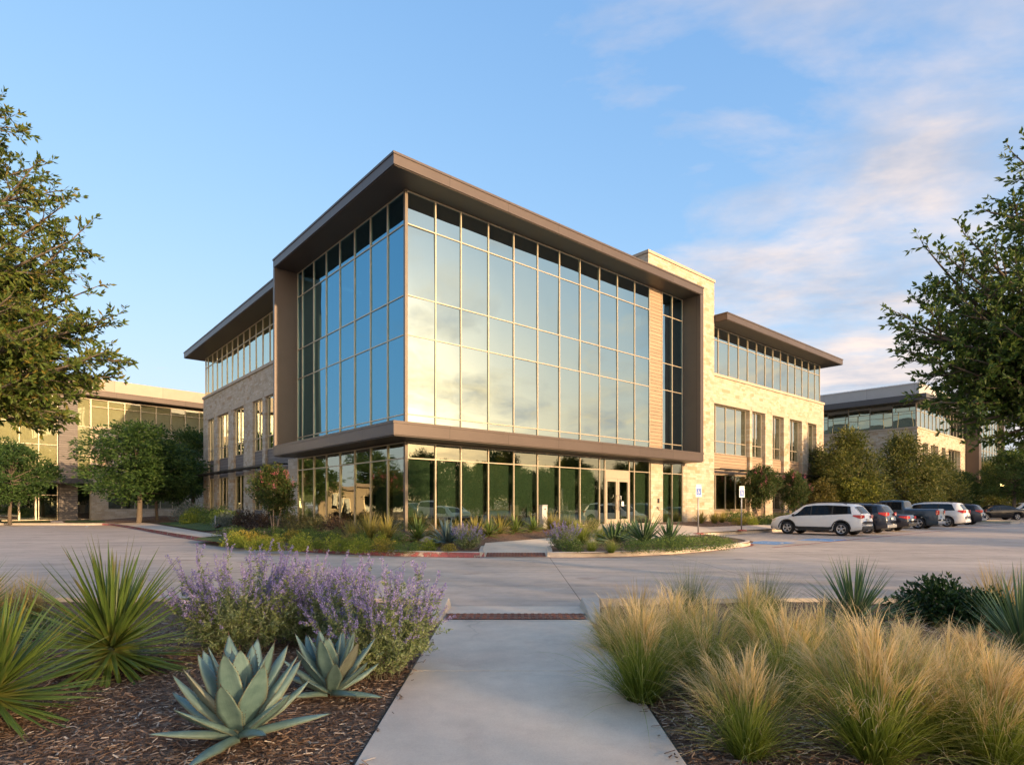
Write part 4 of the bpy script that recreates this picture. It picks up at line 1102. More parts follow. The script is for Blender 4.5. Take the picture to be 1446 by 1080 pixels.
def agave(seed, n=34, R0=.62):
    def f(name):
        g = np.random.default_rng(seed)
        V_, Q_, U_, I_ = [], [], [], []
        golden = 2.39996
        for i in range(n):
            t = i / (n - 1)                       # 0 heart .. 1 outer
            az = i * golden + g.normal(0, .1)
            th = .04 + 1.36 * t ** .95 + g.normal(0, .05)
            L = R0 * (.62 + .42 * math.sin(min(1, .25 + t * 1.1) * math.pi * .75)) * g.uniform(.92, 1.08)
            W = R0 * .265 * g.uniform(.92, 1.08) * (.72 + .38 * math.sin(math.pi * min(1, t + .2)))
            curl = g.uniform(-.40, -.12) * t + (.10 if t < .35 else 0) + (g.uniform(.25, .5) if t > .82 else 0)
            p = np.array([math.cos(az), math.sin(az), 0]) * (.015 + .05 * t) * R0 / .6 + np.array([0, 0, .03 + .10 * (1 - t)])
            side = np.array([-math.sin(az), math.cos(az), 0]); bend = g.normal(0, .10)
            seg = 12; ring = 10; b0 = len(V_)
            for s in range(seg + 1):
                u = s / seg
                d = np.array([math.sin(th) * math.cos(az), math.sin(th) * math.sin(az), math.cos(th)]) + side * bend * u
                d /= np.linalg.norm(d)
                sd = side - d * side.dot(d); sd /= np.linalg.norm(sd); nr = np.cross(sd, d)   # nr: upper (inner) side
                hw = W / 2 * float(np.interp(u, [0, .08, .25, .5, .72, .88, .97, 1], [.62, .56, .74, 1, .82, .44, .12, .012]))
                thick = R0 * float(np.interp(u, [0, .2, .6, 1], [.075, .06, .032, .004]))
                gut = hw * .34 * (1 - .4 * u)
                for k in range(ring):
                    if k <= 5:                    # upper face, left edge to right edge
                        x = -1 + 2 * k / 5; y = -gut * (1 - x * x) + 0.0
                    else:                         # under face back again
                        x = 1 - 2 * (k - 5) / 5; y = -gut * (1 - x * x) - thick * (1 - x * x) ** .7 - .001
                    wav = .003 * math.sin(u * 60 + i) if abs(x) > .9 else 0
                    V_.append(p + sd * (x * hw + wav * (1 if x > 0 else -1)) + nr * (y + gut * .5))
                    U_.append(((x + 1) / 2, u))
                p = p + d * L / seg
                th += curl / seg * (.4 + 1.2 * u)
            for s in range(seg):
                for k in range(ring):
                    k2 = (k + 1) % ring
                    Q_.append((b0 + s * ring + k, b0 + s * ring + k2, b0 + (s + 1) * ring + k2, b0 + (s + 1) * ring + k)); I_.append(0)
            # marginal teeth and the end spine
            Va = np.array(V_[b0:b0 + (seg + 1) * ring]).reshape(seg + 1, ring, 3)
            for e in (0, 5):
                for m_ in range(16):
                    u = .16 + .76 * m_ / 15; s = min(seg - 1, int(u * seg)); fr = u * seg - s
                    q0 = Va[s, e] * (1 - fr) + Va[s + 1, e] * fr; c = Va[s, 2] * .5 + Va[s, 3] * .5
                    out = q0 - c; out /= np.linalg.norm(out) + 1e-9; al = Va[s + 1, e] - Va[s, e]; al /= np.linalg.norm(al) + 1e-9
                    b = len(V_); h = .009 * R0 / .6
                    V_ += [q0 - al * h * .6, q0 + al * h * .5, q0 + out * h + al * h * .4, q0 + out * h + al * h * .25]; U_ += [(.5, .5)] * 4
                    Q_.append((b, b + 1, b + 2, b + 3)); I_.append(1)
            tip = Va[seg].mean(0); dd = Va[seg].mean(0) - Va[seg - 1].mean(0); dd /= np.linalg.norm(dd); b = len(V_); sl = R0 * .05
            V_ += [tip - side * .0035 - dd * .012, tip + side * .0035 - dd * .012, tip + dd * sl + side * .0004, tip + dd * sl - side * .0004]; U_ += [(.5, .5)] * 4
            Q_.append((b, b + 1, b + 2, b + 3)); I_.append(1)
        o = np_mesh(name, np.array(V_), np.array(Q_), np.array(U_), [M['agave_skin'], M['agave_spine']], smooth=True, mi=I_)
        return o
    return f
MAKE['agave_big'] = agave(41, 29, .60)
MAKE['agave_mid'] = agave(43, 30, .50)

def sage(seed, n=85, H=1.0):
    def f(name):
        g = np.random.default_rng(seed)
        st = MB(); LP, LA, FP, FA = [], [], [], []
        def stem(p, d, L, rad, leafy, flower, seg=7):
            pts = [p.copy()]; d = d / np.linalg.norm(d)
            for s in range(seg):
                d = d + g.normal(0, .045, 3) + np.array([0, 0, .035]); d /= np.linalg.norm(d)
                p = p + d * L / seg; pts.append(p.copy())
            st.tube(pts, [rad * (1 - .7 * k / seg) for k in range(seg + 1)], 3, 0, False)
            pts = np.array(pts)
            def pos(t):
                x = t * seg; i = min(seg - 1, int(x)); return pts[i] + (pts[i + 1] - pts[i]) * (x - i), pts[i + 1] - pts[i]
            for t in np.arange(leafy[0], leafy[1], .026 / L * .8):
                q, dd = pos(t); dd = dd / np.linalg.norm(dd)
                for _ in range(2):
                    o = g.normal(0, 1, 3); o -= dd * o.dot(dd); o /= np.linalg.norm(o)
                    LP.append(q); LA.append(o * .85 + dd * .55)
            if flower[1] > flower[0]:
                for t in np.arange(flower[0], flower[1], .013 / L):
                    q, dd = pos(t); dd = dd / np.linalg.norm(dd); sz = 1 - .55 * (t - flower[0]) / (flower[1] - flower[0])
                    for _ in range(4):
                        o = g.normal(0, 1, 3); o -= dd * o.dot(dd); o /= np.linalg.norm(o)
                        FP.append(q + o * .004); FA.append((o * .8 + dd * .6) * sz)
            return pos
        for i in range(n):
            az = g.uniform(0, 6.28); th = .75 * g.random() ** .7
            p = np.array([math.cos(az), math.sin(az), 0]) * .22 * math.sqrt(g.random()) * H
            d = np.array([math.sin(th) * math.cos(az), math.sin(th) * math.sin(az), math.cos(th)])
            L = H * g.uniform(.66, 1.16) * (1 - .18 * th)
            pos = stem(p, d, L, .0035, (.10, .80), (.80 if g.random() < .6 else .70, 1.0))
            for k in range(int(g.integers(1, 4))):
                t = g.uniform(.48, .86); q, dd = pos(t); dd = dd / np.linalg.norm(dd)
                o = g.normal(0, 1, 3); o -= dd * o.dot(dd); o /= np.linalg.norm(o)
                stem(q, dd * .8 + o * .6, g.uniform(.09, .22) * H, .0018, (.02, .5), (.4, 1.0), 4)
            for k in range(3):
                t = g.uniform(.2, .5); q, dd = pos(t); dd = dd / np.linalg.norm(dd)
                o = g.normal(0, 1, 3); o -= dd * o.dot(dd); o /= np.linalg.norm(o)
                stem(q, dd * .6 + o * .8, g.uniform(.16, .3) * H, .002, (.1, 1.0), (0, 0), 4)
        root = empty(name)
        st.build('stems', M['sage_stem'], root)
        v, q, u = leaves(np.array(LP), np.array(LA), .046, .015, g, .2, .35); np_mesh('foliage', v, q, u, M['sage_leaf'], root)
        FA_ = np.array(FA); v, q, u = leaves(np.array(FP), FA_, .0175, .0105, g, .3, .3); np_mesh('flower_spikes', v, q, u, M['sage_flower'], root)
        return root
    return f
MAKE['sage_near'] = sage(51, 105, 1.06)
MAKE['sage_near2'] = sage(53, 90, 1.04)
MAKE['sage_bed'] = sage(55, 46, .62)

def shrub(mat, seed, n=900, size=(.5, .5, .42), lf=(.055, .03), flat=.0, lumps=7, extra=None):
    def f(name):
        g = np.random.default_rng(seed)
        c = g.normal(0, 1, (lumps, 3)); c /= np.linalg.norm(c, axis=1)[:, None]; c[:, 2] = np.abs(c[:, 2]); c *= g.uniform(.35, .62, lumps)[:, None]
        r = g.uniform(.42, .62, lumps)
        k = g.integers(0, lumps, n); d = g.normal(0, 1, (n, 3)); d /= np.linalg.norm(d, axis=1)[:, None]
        P = c[k] + d * (r[k] * g.uniform(.45, 1.02, n))[:, None]
        P[:, 2] = np.abs(P[:, 2] + .12)
        P *= np.array(size); A = d * np.array([1, 1, .9]) + np.array([0, 0, .45])
        v, q, u = leaves(P, A, lf[0], lf[1], g, .2, .45)
        return np_mesh(name, v, q, u, M[mat])
    return f
for i, mt in enumerate(('green', 'yellow', 'lime', 'silver', 'burgundy', 'olive')):
    MAKE['shrub_' + mt] = shrub('shrub_' + mt, 60 + i, 1300, (.62, .62, .55), (.075, .032))
    MAKE['cover_' + mt] = shrub('shrub_' + mt, 70 + i, 1500, (.95, .95, .50), (.075, .028), lumps=16)
MAKE['shrub_gloss'] = shrub('shrub_gloss', 80, 2600, (.42, .42, .42), (.055, .032), lumps=10)

# ---- near beds
KN = dict(site=False)
stamp('agave_big', 'agave', 340, 1040, 'large blue-green agave with broad toothed leaves in the mulch', 'agave', 'agaves beside the path', s=.93, rz=.4, **KN)
stamp('agave_mid', 'agave', 468, 972, 'smaller upright blue agave tucked against the purple sage', 'agave', 'agaves beside the path', s=.95, rz=1.9, **KN)
stamp('sage_near', 'russian_sage', 338, 922, 'broad purple-flowered sage bush between the yucca and the small agave', 'sage bush', 'purple sage in the near bed', s=(1.06, 1.0, 1.0), **KN)
stamp('sage_near2', 'russian_sage', 540, 938, 'purple sage bush leaning over the edge of the concrete path', 'sage bush', 'purple sage in the near bed', s=(1.02, 1.0, 1.02), **KN)
stamp('sage_near', 'russian_sage', 430, 905, 'sage bush in the gap behind the small agave, half hidden by its neighbours', 'sage bush', 'purple sage in the near bed', s=.93, **KN)
stamp('yucca_near', 'yucca', 158, 952, 'large round yucca with stiff green blades left of the purple sage', 'yucca', 'yuccas in the near beds', s=1.03, **KN)
stamp('yucca_near2', 'yucca', -8, 1022, 'green yucca cut by the left edge, nearest of all the yuccas', 'yucca', 'yuccas in the near beds', s=.88, **KN)
stamp('yucca_near2', 'yucca', -62, 930, 'yucca beyond the left edge showing only a few blade tips', 'yucca', 'yuccas in the near beds', s=.9, **KN)
stamp('yucca_right', 'yucca', 1206, 905, 'blue-green yucca between the feather grass and the dark shrub', 'yucca', 'yuccas in the near beds', s=.78, **KN)
stamp('yucca_right', 'yucca', 1445, 958, 'blue-green yucca cut by the right edge behind the feather grass', 'yucca', 'yuccas in the near beds', s=.80, **KN)
for k, px, py, s, lab in ((0, 905, 975, 1.0, 'full feather grass clump leaning over the path edge, widest in its row'), (1, 1054, 1052, .80, 'small feather grass clump standing alone in front with a bleached straw top'),
                          (2, 1236, 1070, 1.0, 'tall pale-topped feather grass clump nearest the bottom edge'), (3, 1000, 965, .98, 'feather grass clump with a dense blond crest behind the small front clump'),
                          (0, 1108, 985, .93, 'greener feather grass clump midway along the bed'), (1, 1325, 1055, .88, 'loose arching feather grass clump below the right yucca'),
                          (2, 1408, 1085, .80, 'low feather grass clump at the bottom right corner'), (3, 1165, 965, .86, 'thin feather grass clump in front of the blue-green yucca'),
                          (1, 950, 930, .92, 'feather grass clump in the second row beside the kerb flare'), (2, 862, 905, .62, 'short wispy feather grass tuft right at the kerb flare'),
                          (0, 1280, 985, .72, 'short feather grass clump between the two right-hand yuccas'), (3, 1060, 915, .85, 'feather grass clump in the back row with green stems'),
                          (2, 1375, 1000, .7, 'wispy feather grass clump under the blades of the edge yucca')):
    stamp('feather%d' % k, 'feather_grass', px, py, lab, 'grass clump', 'feather grass clumps right of the path', s=s, **KN)
stamp('tan_grass', 'bunch_grass', 900, 893, 'orange-tan dry grass tuft at the back of the bed by the kerb flare', 'grass clump', 'grass tufts at the back of the near beds', s=1.35, **KN)
stamp('green_grass', 'bunch_grass', 972, 882, 'grey-green airy grass clump behind the feather grass', 'grass clump', 'grass tufts at the back of the near beds', s=.95, **KN)
stamp('green_grass', 'bunch_grass', 1078, 885, 'tall green grass clump behind the blond crest, left of the yucca', 'grass clump', 'grass tufts at the back of the near beds', s=.98, **KN)
stamp('tan_grass', 'bunch_grass', 1412, 872, 'orange-tan dry grass tuft at the right edge beyond the dark shrubs', 'grass clump', 'grass tufts at the back of the near beds', s=1.4, **KN)
stamp('tan_grass', 'bunch_grass', 40, 872, 'pale dry grass tuft behind the big yucca', 'grass clump', 'grass tufts at the back of the near beds', s=1.15, **KN)
stamp('tan_grass', 'bunch_grass', -15, 880, 'pale dry grass tuft at the left edge by the road', 'grass clump', 'grass tufts at the back of the near beds', s=1.2, **KN)
stamp('shrub_gloss', 'shrub', 1316, 882, 'dark glossy green shrub right of the blue-green yucca', 'shrub', 'dark shrubs in the right bed', s=1.25, **KN)
stamp('shrub_gloss', 'shrub', 1378, 890, 'dark glossy green shrub, the lower one by the orange grass', 'shrub', 'dark shrubs in the right bed', s=1.0, **KN)
stamp('cover_green', 'shrub', 30, 905, 'low green hedge plant behind the edge yucca', 'shrub', s=.6, **KN)

# ---- the island bed in front of the glass
GI = 'plants in the bed before the glass'
def bed(key, name, px, py, label, cat, s):
    s *= 1.25 if key[:5] == 'cover' else (.95 if key == 'gold_tuft' else (1.45 if key[:5] == 'agave' else 1.22))
    stamp(key, name, px, py, label, cat, GI, s=s)
for row in (
    ('sage_bed', 'russian_sage', 660, 776, 'greyish purple sage bush left of the path mouth', 'sage bush', 1.12),
    ('sage_bed', 'russian_sage', 795, 776, 'greyish purple sage bush right of the path mouth', 'sage bush', 1.2),
    ('shrub_green', 'shrub', 806, 779, 'small bright green shrub at the foot of the right sage', 'shrub', .62),
    ('tan_grass2', 'bunch_grass', 822, 768, 'wide blond grass clump behind the right sage', 'grass clump', 1.5),
    ('tan_grass2', 'bunch_grass', 848, 766, 'second blond grass clump left of the agaves', 'grass clump', 1.25),
    ('tan_grass2', 'bunch_grass', 835, 779, 'low grass mound next to the bright green shrub', 'grass clump', .8),
    ('tan_grass2', 'bunch_grass', 863, 780, 'low grass mound by the kerb before the agaves', 'grass clump', .72),
    ('agave_dark', 'agave', 868, 770, 'dark blue agave, first after the blond grass', 'agave', 1.05),
    ('agave_dark', 'agave', 886, 763, 'dark blue agave set back between two larger ones', 'agave', 1.0),
    ('agave_dark', 'agave', 910, 771, 'largest dark blue agave in front of the stone pier', 'agave', 1.25),
    ('agave_dark', 'agave', 945, 770, 'dark blue agave at the sharp end of the bed', 'agave', 1.02),
    ('agave_dark', 'agave', 896, 758, 'small dark agave deepest behind the others', 'agave', .8),
    ('cover_green', 'groundcover', 900, 779, 'low green creeper below the largest dark agave', 'groundcover', .62),
    ('cover_green', 'groundcover', 935, 777, 'low green creeper below the last agave', 'groundcover', .7),
    ('cover_green', 'groundcover', 968, 776, 'low green creeper running along the kerb past the agaves', 'groundcover', .75),
    ('cover_green', 'groundcover', 1000, 774, 'low green creeper near the tip of the island', 'groundcover', .75),
    ('cover_green', 'groundcover', 1022, 771.5, 'last low green creeper at the tip of the island', 'groundcover', .5),
    ('cover_green', 'groundcover', 955, 768, 'green creeper behind the last agave', 'groundcover', .6),
    ('agave_bed', 'agave', 632, 770, 'small blue agave beside the flat pinkish boulder', 'agave', 1.05),
    ('yucca_bed', 'yucca', 590, 764, 'pale striped yucca right of the glass corner', 'yucca', 1.15),
    ('tan_grass', 'bunch_grass', 610, 759, 'reddish tan grass between yucca and small agave', 'grass clump', .95),
    ('yucca_gold', 'yucca', 648, 763, 'yellow-green yucca behind the small agave', 'yucca', .8),
    ('yucca_bed', 'yucca', 690, 758, 'green yucca first along the glass after the left sage', 'yucca', 1.0),
    ('yucca_gold', 'yucca', 706, 755, 'yellowish yucca second along the glass', 'yucca', .75),
    ('yucca_bed', 'yucca', 727, 753, 'upright green yucca third along the glass', 'yucca', 1.0),
    ('yucca_bed', 'yucca', 752, 751, 'green yucca at the foot of the bollard', 'yucca', .95),
    ('yucca_gold', 'yucca', 778, 749, 'yellowish yucca just right of the bollard', 'yucca', .85),
    ('green_tuft', 'bunch_grass', 800, 748, 'green grass tuft under the door-side panes', 'grass clump', 1.2),
    ('shrub_lime', 'shrub', 815, 750, 'low lime shrub before the entrance doors', 'shrub', .7),
    ('green_tuft', 'bunch_grass', 838, 747, 'green grass tuft left of the entrance doors', 'grass clump', 1.0),
    ('yucca_gold', 'yucca', 672, 757, 'yellow yucca behind the left sage', 'yucca', .8),
    ('gold_tuft', 'bunch_grass', 520, 762, 'tall golden strap-leaved grass at the left of the corner', 'grass clump', 1.25),
    ('gold_tuft', 'bunch_grass', 546, 762, 'golden strap-leaved grass against the glass corner', 'grass clump', 1.15),
    ('gold_tuft', 'bunch_grass', 496, 764, 'golden strap-leaved grass, leftmost of the golden three', 'grass clump', 1.0),
    ('tan_grass', 'bunch_grass', 494, 767, 'round straw tuft below the golden grass', 'grass clump', .72),
    ('tan_grass', 'bunch_grass', 460, 762, 'round straw tuft in the middle of the green cover', 'grass clump', .72),
    ('shrub_yellow', 'bunch_grass', 348, 768, 'bright yellow feathery clump at the left of the kerb bed', 'grass clump', .85),
    ('shrub_yellow', 'bunch_grass', 372, 770, 'low bright yellow clump second along the kerb', 'grass clump', .6),
    ('shrub_yellow', 'bunch_grass', 413, 764, 'orange-yellow clump in the middle of the kerb bed', 'grass clump', .7),
    ('shrub_yellow', 'bunch_grass', 390, 772, 'small yellow clump in front of the orange one', 'grass clump', .5),
    ('shrub_lime', 'groundcover', 330, 771, 'dark lime groundcover at the left end of the kerb bed', 'groundcover', .75),
    ('shrub_lime', 'groundcover', 362, 775, 'lime groundcover under the yellow clump', 'groundcover', .6),
    ('shrub_lime', 'groundcover', 395, 776, 'lime groundcover third along the red kerb', 'groundcover', .7),
    ('shrub_lime', 'groundcover', 432, 776, 'lime groundcover fourth along the red kerb', 'groundcover', .75),
    ('shrub_lime', 'groundcover', 470, 777, 'lime groundcover below the straw tufts', 'groundcover', .75),
    ('shrub_lime', 'groundcover', 508, 778, 'lime groundcover below the golden grass', 'groundcover', .72),
    ('shrub_yellow', 'groundcover', 540, 778, 'yellowish groundcover below the glass corner', 'groundcover', .65),
    ('cover_green', 'groundcover', 575, 779, 'rounded green mound by the kerb at the corner', 'groundcover', .5),
    ('shrub_lime', 'groundcover', 605, 778, 'lime mound in front of the striped yucca', 'groundcover', .55),
    ('shrub_yellow', 'groundcover', 636, 779, 'yellow mound in front of the small agave', 'groundcover', .42),
    ('cover_green', 'groundcover', 445, 768, 'green cover behind the lime row, near the straw tuft', 'groundcover', .8),
    ('cover_green', 'groundcover', 385, 762, 'dark green cover below the crape myrtle', 'groundcover', .85),
    ('cover_green', 'groundcover', 330, 758, 'dark green mound beside the small lawn', 'groundcover', .75),
    ('cover_olive', 'groundcover', 418, 757, 'olive cover right of the crape myrtle trunks', 'groundcover', .8),
    ('shrub_olive', 'shrub', 450, 754, 'olive shrub along the shaded glass', 'shrub', 1.05),
    ('shrub_burgundy', 'shrub', 478, 756, 'brownish shrub along the shaded glass', 'shrub', 1.0),
    ('shrub_olive', 'shrub', 425, 750, 'olive shrub at the foot of the left stone pier', 'shrub', 1.1),
    ('shrub_burgundy', 'shrub', 348, 747, 'burgundy shrub between boulder and crape myrtle', 'shrub', 1.35),
    ('shrub_burgundy', 'shrub', 372, 746, 'burgundy shrub just left of the crape myrtle', 'shrub', 1.15),
    ('shrub_olive', 'shrub', 400, 748, 'grey olive shrub behind the crape myrtle', 'shrub', 1.2),
    ('shrub_silver', 'shrub', 265, 735, 'silver-leaved shrub at the corner of the far lawn', 'shrub', 1.9),
    ('shrub_green', 'shrub', 284, 736, 'green shrub right of the silver one', 'shrub', 1.6),
    ('shrub_lime', 'shrub', 276, 738.5, 'yellow-green low shrub before the silver one', 'shrub', 1.3),
    ('shrub_green', 'shrub', 302, 739, 'low green shrub by the first stone pier', 'shrub', 1.5),
    ('shrub_green', 'shrub', 322, 741.5, 'low green shrub by the third stone pier', 'shrub', 1.5),
    ('shrub_silver', 'shrub', 318, 744, 'grey-green low shrub before the third stone pier', 'shrub', 1.2)):
    bed(*row)
for i, (px, py, key, sc) in enumerate(((345, 775, 'shrub_lime', .62), (378, 775.5, 'shrub_lime', .6), (414, 776.5, 'shrub_lime', .62), (450, 777, 'shrub_lime', .6), (488, 778, 'shrub_lime', .62), (525, 778.5, 'shrub_lime', .58), (556, 779, 'shrub_lime', .5), (590, 779.5, 'shrub_lime', .5),
                                     (340, 766, 'shrub_green', .8), (362, 764, 'shrub_green', .8), (400, 767, 'shrub_green', .8), (432, 765, 'shrub_green', .85), (470, 766, 'shrub_green', .8), (505, 770, 'shrub_green', .75), (540, 771, 'shrub_lime', .7), (562, 770, 'shrub_green', .7), (618, 774, 'shrub_lime', .55))):
    stamp(key, 'groundcover', px, py - 3.2, 'low yellow-green mound filling the planted strip behind the red kerb' if key == 'shrub_lime' else 'low leafy green mound behind the yellow-green strip at the red kerb', 'groundcover', 'mounds filling the strip by the red kerb' if key == 'shrub_lime' else 'green mounds behind the strip', s=sc)
GW = 'plants along the right wing'
for key, name, u, v, lab, cat, s in (
    ('gold_tuft', 'bunch_grass', 19.4, -1.2, 'olive grass clump at the base of the stone tower', 'grass clump', .95),
    ('gold_tuft', 'bunch_grass', 20.6, -1.4, 'olive grass clump behind the first parking sign', 'grass clump', .9),
    ('gold_tuft', 'bunch_grass', 21.8, -1.2, 'olive grass clump where tower meets the wing', 'grass clump', .85),
    ('shrub_yellow', 'shrub', 22.0, -2.3, 'yellow shrub before the tower between the two signs', 'shrub', .9),
    ('shrub_lime', 'shrub', 23.0, -2.4, 'lime shrub right of the yellow one', 'shrub', .95),
    ('shrub_green', 'shrub', 23.2, -1.1, 'green shrub under the first bay of the wing', 'shrub', 1.25),
    ('shrub_green', 'shrub', 24.4, -2.4, 'rounded green shrub left of the second sign', 'shrub', 1.1),
    ('shrub_green', 'shrub', 25.2, -.9, 'green shrub under the second bay window', 'shrub', 1.3),
    ('shrub_green', 'shrub', 26.4, -2.2, 'rounded green shrub right of the second sign', 'shrub', 1.1),
    ('shrub_olive', 'shrub', 28.4, -2.0, 'olive shrub at the slim column', 'shrub', 1.1),
    ('shrub_green', 'shrub', 30.2, -1.6, 'green shrub under the smaller crape myrtle', 'shrub', 1.2),
    ('shrub_lime', 'shrub', 31.8, -2.6, 'lime shrub in front of the white car', 'shrub', 1.0),
    ('shrub_green', 'shrub', 33.6, -1.8, 'green shrub behind the bonnet of the white car', 'shrub', 1.2)):
    x, y = xy_of(u, v)
    stamp(key, name, 0, 0, lab, cat, GW, s=s, loc=(x, y, site_h(x, y)))
for k in range(5):
    x, y = at(118 + k * 34 if k else 128, 728, .2); x, y = (lambda a: (a[0], a[1]))(at(100 + k * 40, 733.2, .16))
    stamp('shrub_green', 'shrub', 0, 0, 'low clipped green shrub at the foot of the tan building', 'shrub', 'clipped shrubs by the tan building', s=.8, loc=(x, y, .15))

# ------------------------------------------------------------------ trees
def limb(mb, a, b, r0, r1, sag=0.0, n=6, g=rng, wob=.06):
    a, b = np.array(a, float), np.array(b, float); L = np.linalg.norm(b - a); pts = []
    ph = g.normal(0, 1, 3)
    for i in range(n + 1):
        t = i / n
        p = a + (b - a) * t + np.array([0, 0, sag * L * math.sin(math.pi * t)]) + ph * wob * L * math.sin(math.pi * t) * .5
        pts.append(p)
    mb.tube(pts, [r0 + (r1 - r0) * i / n for i in range(n + 1)], 7, 0, True)
    return pts

def tree(name, leafm, seed, H, trunk_h, rx, rz, nleaf, lf, lobes=22, trunk_r=.14, barkm='bark', stems=1, layered=True, tip=0.0, flowers=0):
    """Tapered trunk, limbs to each leaf mass, leaf masses made of many separate leaves."""
    g = np.random.default_rng(seed)
    root = empty(name)
    mb = MB(); C, Rr = [], []
    cz = trunk_h + (H - trunk_h) * .5
    for i in range(lobes):
        az = i * 2.39996 + g.normal(0, .3); hz = (i + .5) / lobes
        # radius of the crown at this height: widest a third of the way up
        prof = math.sin(math.pi * min(1, max(0, hz * .86 + .14))) ** .75 * (1 - tip * hz)
        rr = rx * prof * g.uniform(.45, .82)
        C.append((rr * math.cos(az), rr * math.sin(az), trunk_h + (H - trunk_h) * (hz * .92 + .02)))
        Rr.append(rx * g.uniform(.30, .48) * (1 - .45 * tip * hz))
    C = np.array(C); Rr = np.array(Rr)
    bases = []
    for s in range(stems):
        a = s * 2.2 + .6
        b0 = np.array([.10 * math.cos(a), .10 * math.sin(a), -.05]) if stems > 1 else np.array([0, 0, -.05])
        top = np.array([.45 * math.cos(a), .45 * math.sin(a), trunk_h * 1.15]) if stems > 1 else np.array([g.normal(0, .1), g.normal(0, .1), trunk_h * 1.1])
        limb(mb, b0, top, trunk_r, trunk_r * .7, 0, 6, g, .03); bases.append(top)
    spine = np.array([0, 0, trunk_h + (H - trunk_h) * .75])
    for b in bases[:1]: limb(mb, b, spine, trunk_r * .7, trunk_r * .15, 0, 6, g, .05)
    for c in C:
        b = bases[int(g.integers(len(bases)))]
        t = min(.8, max(0, (c[2] - b[2]) / (spine[2] - b[2] + .01) * .55)); st = b + (spine - b) * t
        limb(mb, st, c, trunk_r * .35, trunk_r * .06, -.03, 5, g, .08)
    mb.build('trunk', M[barkm], root)
    n = nleaf
    k = g.choice(lobes, n, p=(Rr ** 2) / (Rr ** 2).sum())
    # twig clumps inside each lobe
    ncl = 30
    dcl = g.normal(0, 1, (lobes, ncl, 3)); dcl /= np.linalg.norm(dcl, axis=2)[:, :, None]; dcl *= g.uniform(.35, 1.0, (lobes, ncl))[:, :, None]
    j = g.integers(0, ncl, n)
    d = dcl[k, j]
    sq = np.array([1, 1, .55 if layered else .9])
    off = g.normal(0, .15, (n, 3))
    P = C[k] + (d + off) * Rr[k][:, None] * sq
    A = d * np.array([1, 1, .5]) + off * 1.5 + np.array([0, 0, .12])
    v, q, u = leaves(P, A, lf[0], lf[1], g, .2, .4)
    np_mesh('crown', v, q, u, M[leafm], root)
    if flowers:
        up = np.argsort(-(C[:, 2] + np.linalg.norm(C[:, :2], axis=1) * .5))[:max(4, lobes * 2 // 3)]
        FP = []
        for _ in range(flowers):
            i = up[int(g.integers(len(up)))]; dd = g.normal(0, 1, 3); dd[2] = abs(dd[2]) * .9; dd /= np.linalg.norm(dd)
            p = C[i] + dd * Rr[i] * np.array([1, 1, .8]) * 1.05
            for m_ in range(26): FP.append(p + g.normal(0, 1, 3) * np.array([.045, .045, .10]) + np.array([0, 0, .06]))
        FP = np.array(FP); v, q, u = leaves(FP, g.normal(0, 1, FP.shape), .05, .045, g, .2, .4)
        np_mesh('blossom', v, q, u, M['pink_flower'], root)
    return root

def put(o, x, y, z, label, group, s=1.0, rz=0.0):
    o.location = (x, y, z); o.rotation_euler = (0, 0, rz); o.scale = (s, s, s)
    return tag(o, label, 'tree', group)
GL = 'round trees before the tan building'
elm_a = tree('shade_tree', 'elm_leaf', 201, 8.6, 2.5, 4.3, 3, 15000, (.30, .13), 30, .20)
def pd(px, Y): return (px - CXP) / F_PX * Y, Y
x, y = pd(196, 45.5); put(elm_a, x, y, .12, 'largest round green tree on a straight trunk before the tan building', GL, .85); elm_a.scale = (1.12, 1.12, .86)
elm_b = tree('shade_tree', 'elm_leaf', 203, 7.6, 2.3, 3.8, 3, 11000, (.30, .13), 26, .17)
x, y = pd(14, 46); put(elm_b, x, y, .12, 'round green tree near the left edge in front of the gold curtain wall', GL, .84)
dk = tree('shade_tree', 'dark_leaf', 205, 8.6, 2.9, 3.6, 3, 13000, (.28, .13), 26, .24)
x, y = pd(272, 54.5); put(dk, x, y, .14, 'dark round tree between the largest round tree and the stone wing', GL, .95)
c = copy_tree(elm_b); x, y = pd(222, 48.5); put(c, x, y, .12, 'leaning tree whose trunk stands just right of the largest round tree', GL, .86, 4.0); c.rotation_euler[1] = -.07
c = copy_tree(dk); x, y = at(-150, 734, .15); put(c, x, y, .12, 'round tree beyond the left edge, mirrored in the shaded glass', GL, 1.0, 1.0)
c = copy_tree(elm_a); x, y = at(-420, 737, .15); put(c, x, y, .12, 'second tree beyond the left edge, mirrored in the shaded glass', GL, 1.1, 2.2)
c = copy_tree(dk); put(c, -36, 27, 0, 'spreading tree beyond the left edge, mirrored large beside the corner', GL, .95, 2.9)
c = copy_tree(elm_a); put(c, -41, 34, 0, 'tree beyond the left edge, mirrored in the panes beside the glass corner', GL, .70, .7)

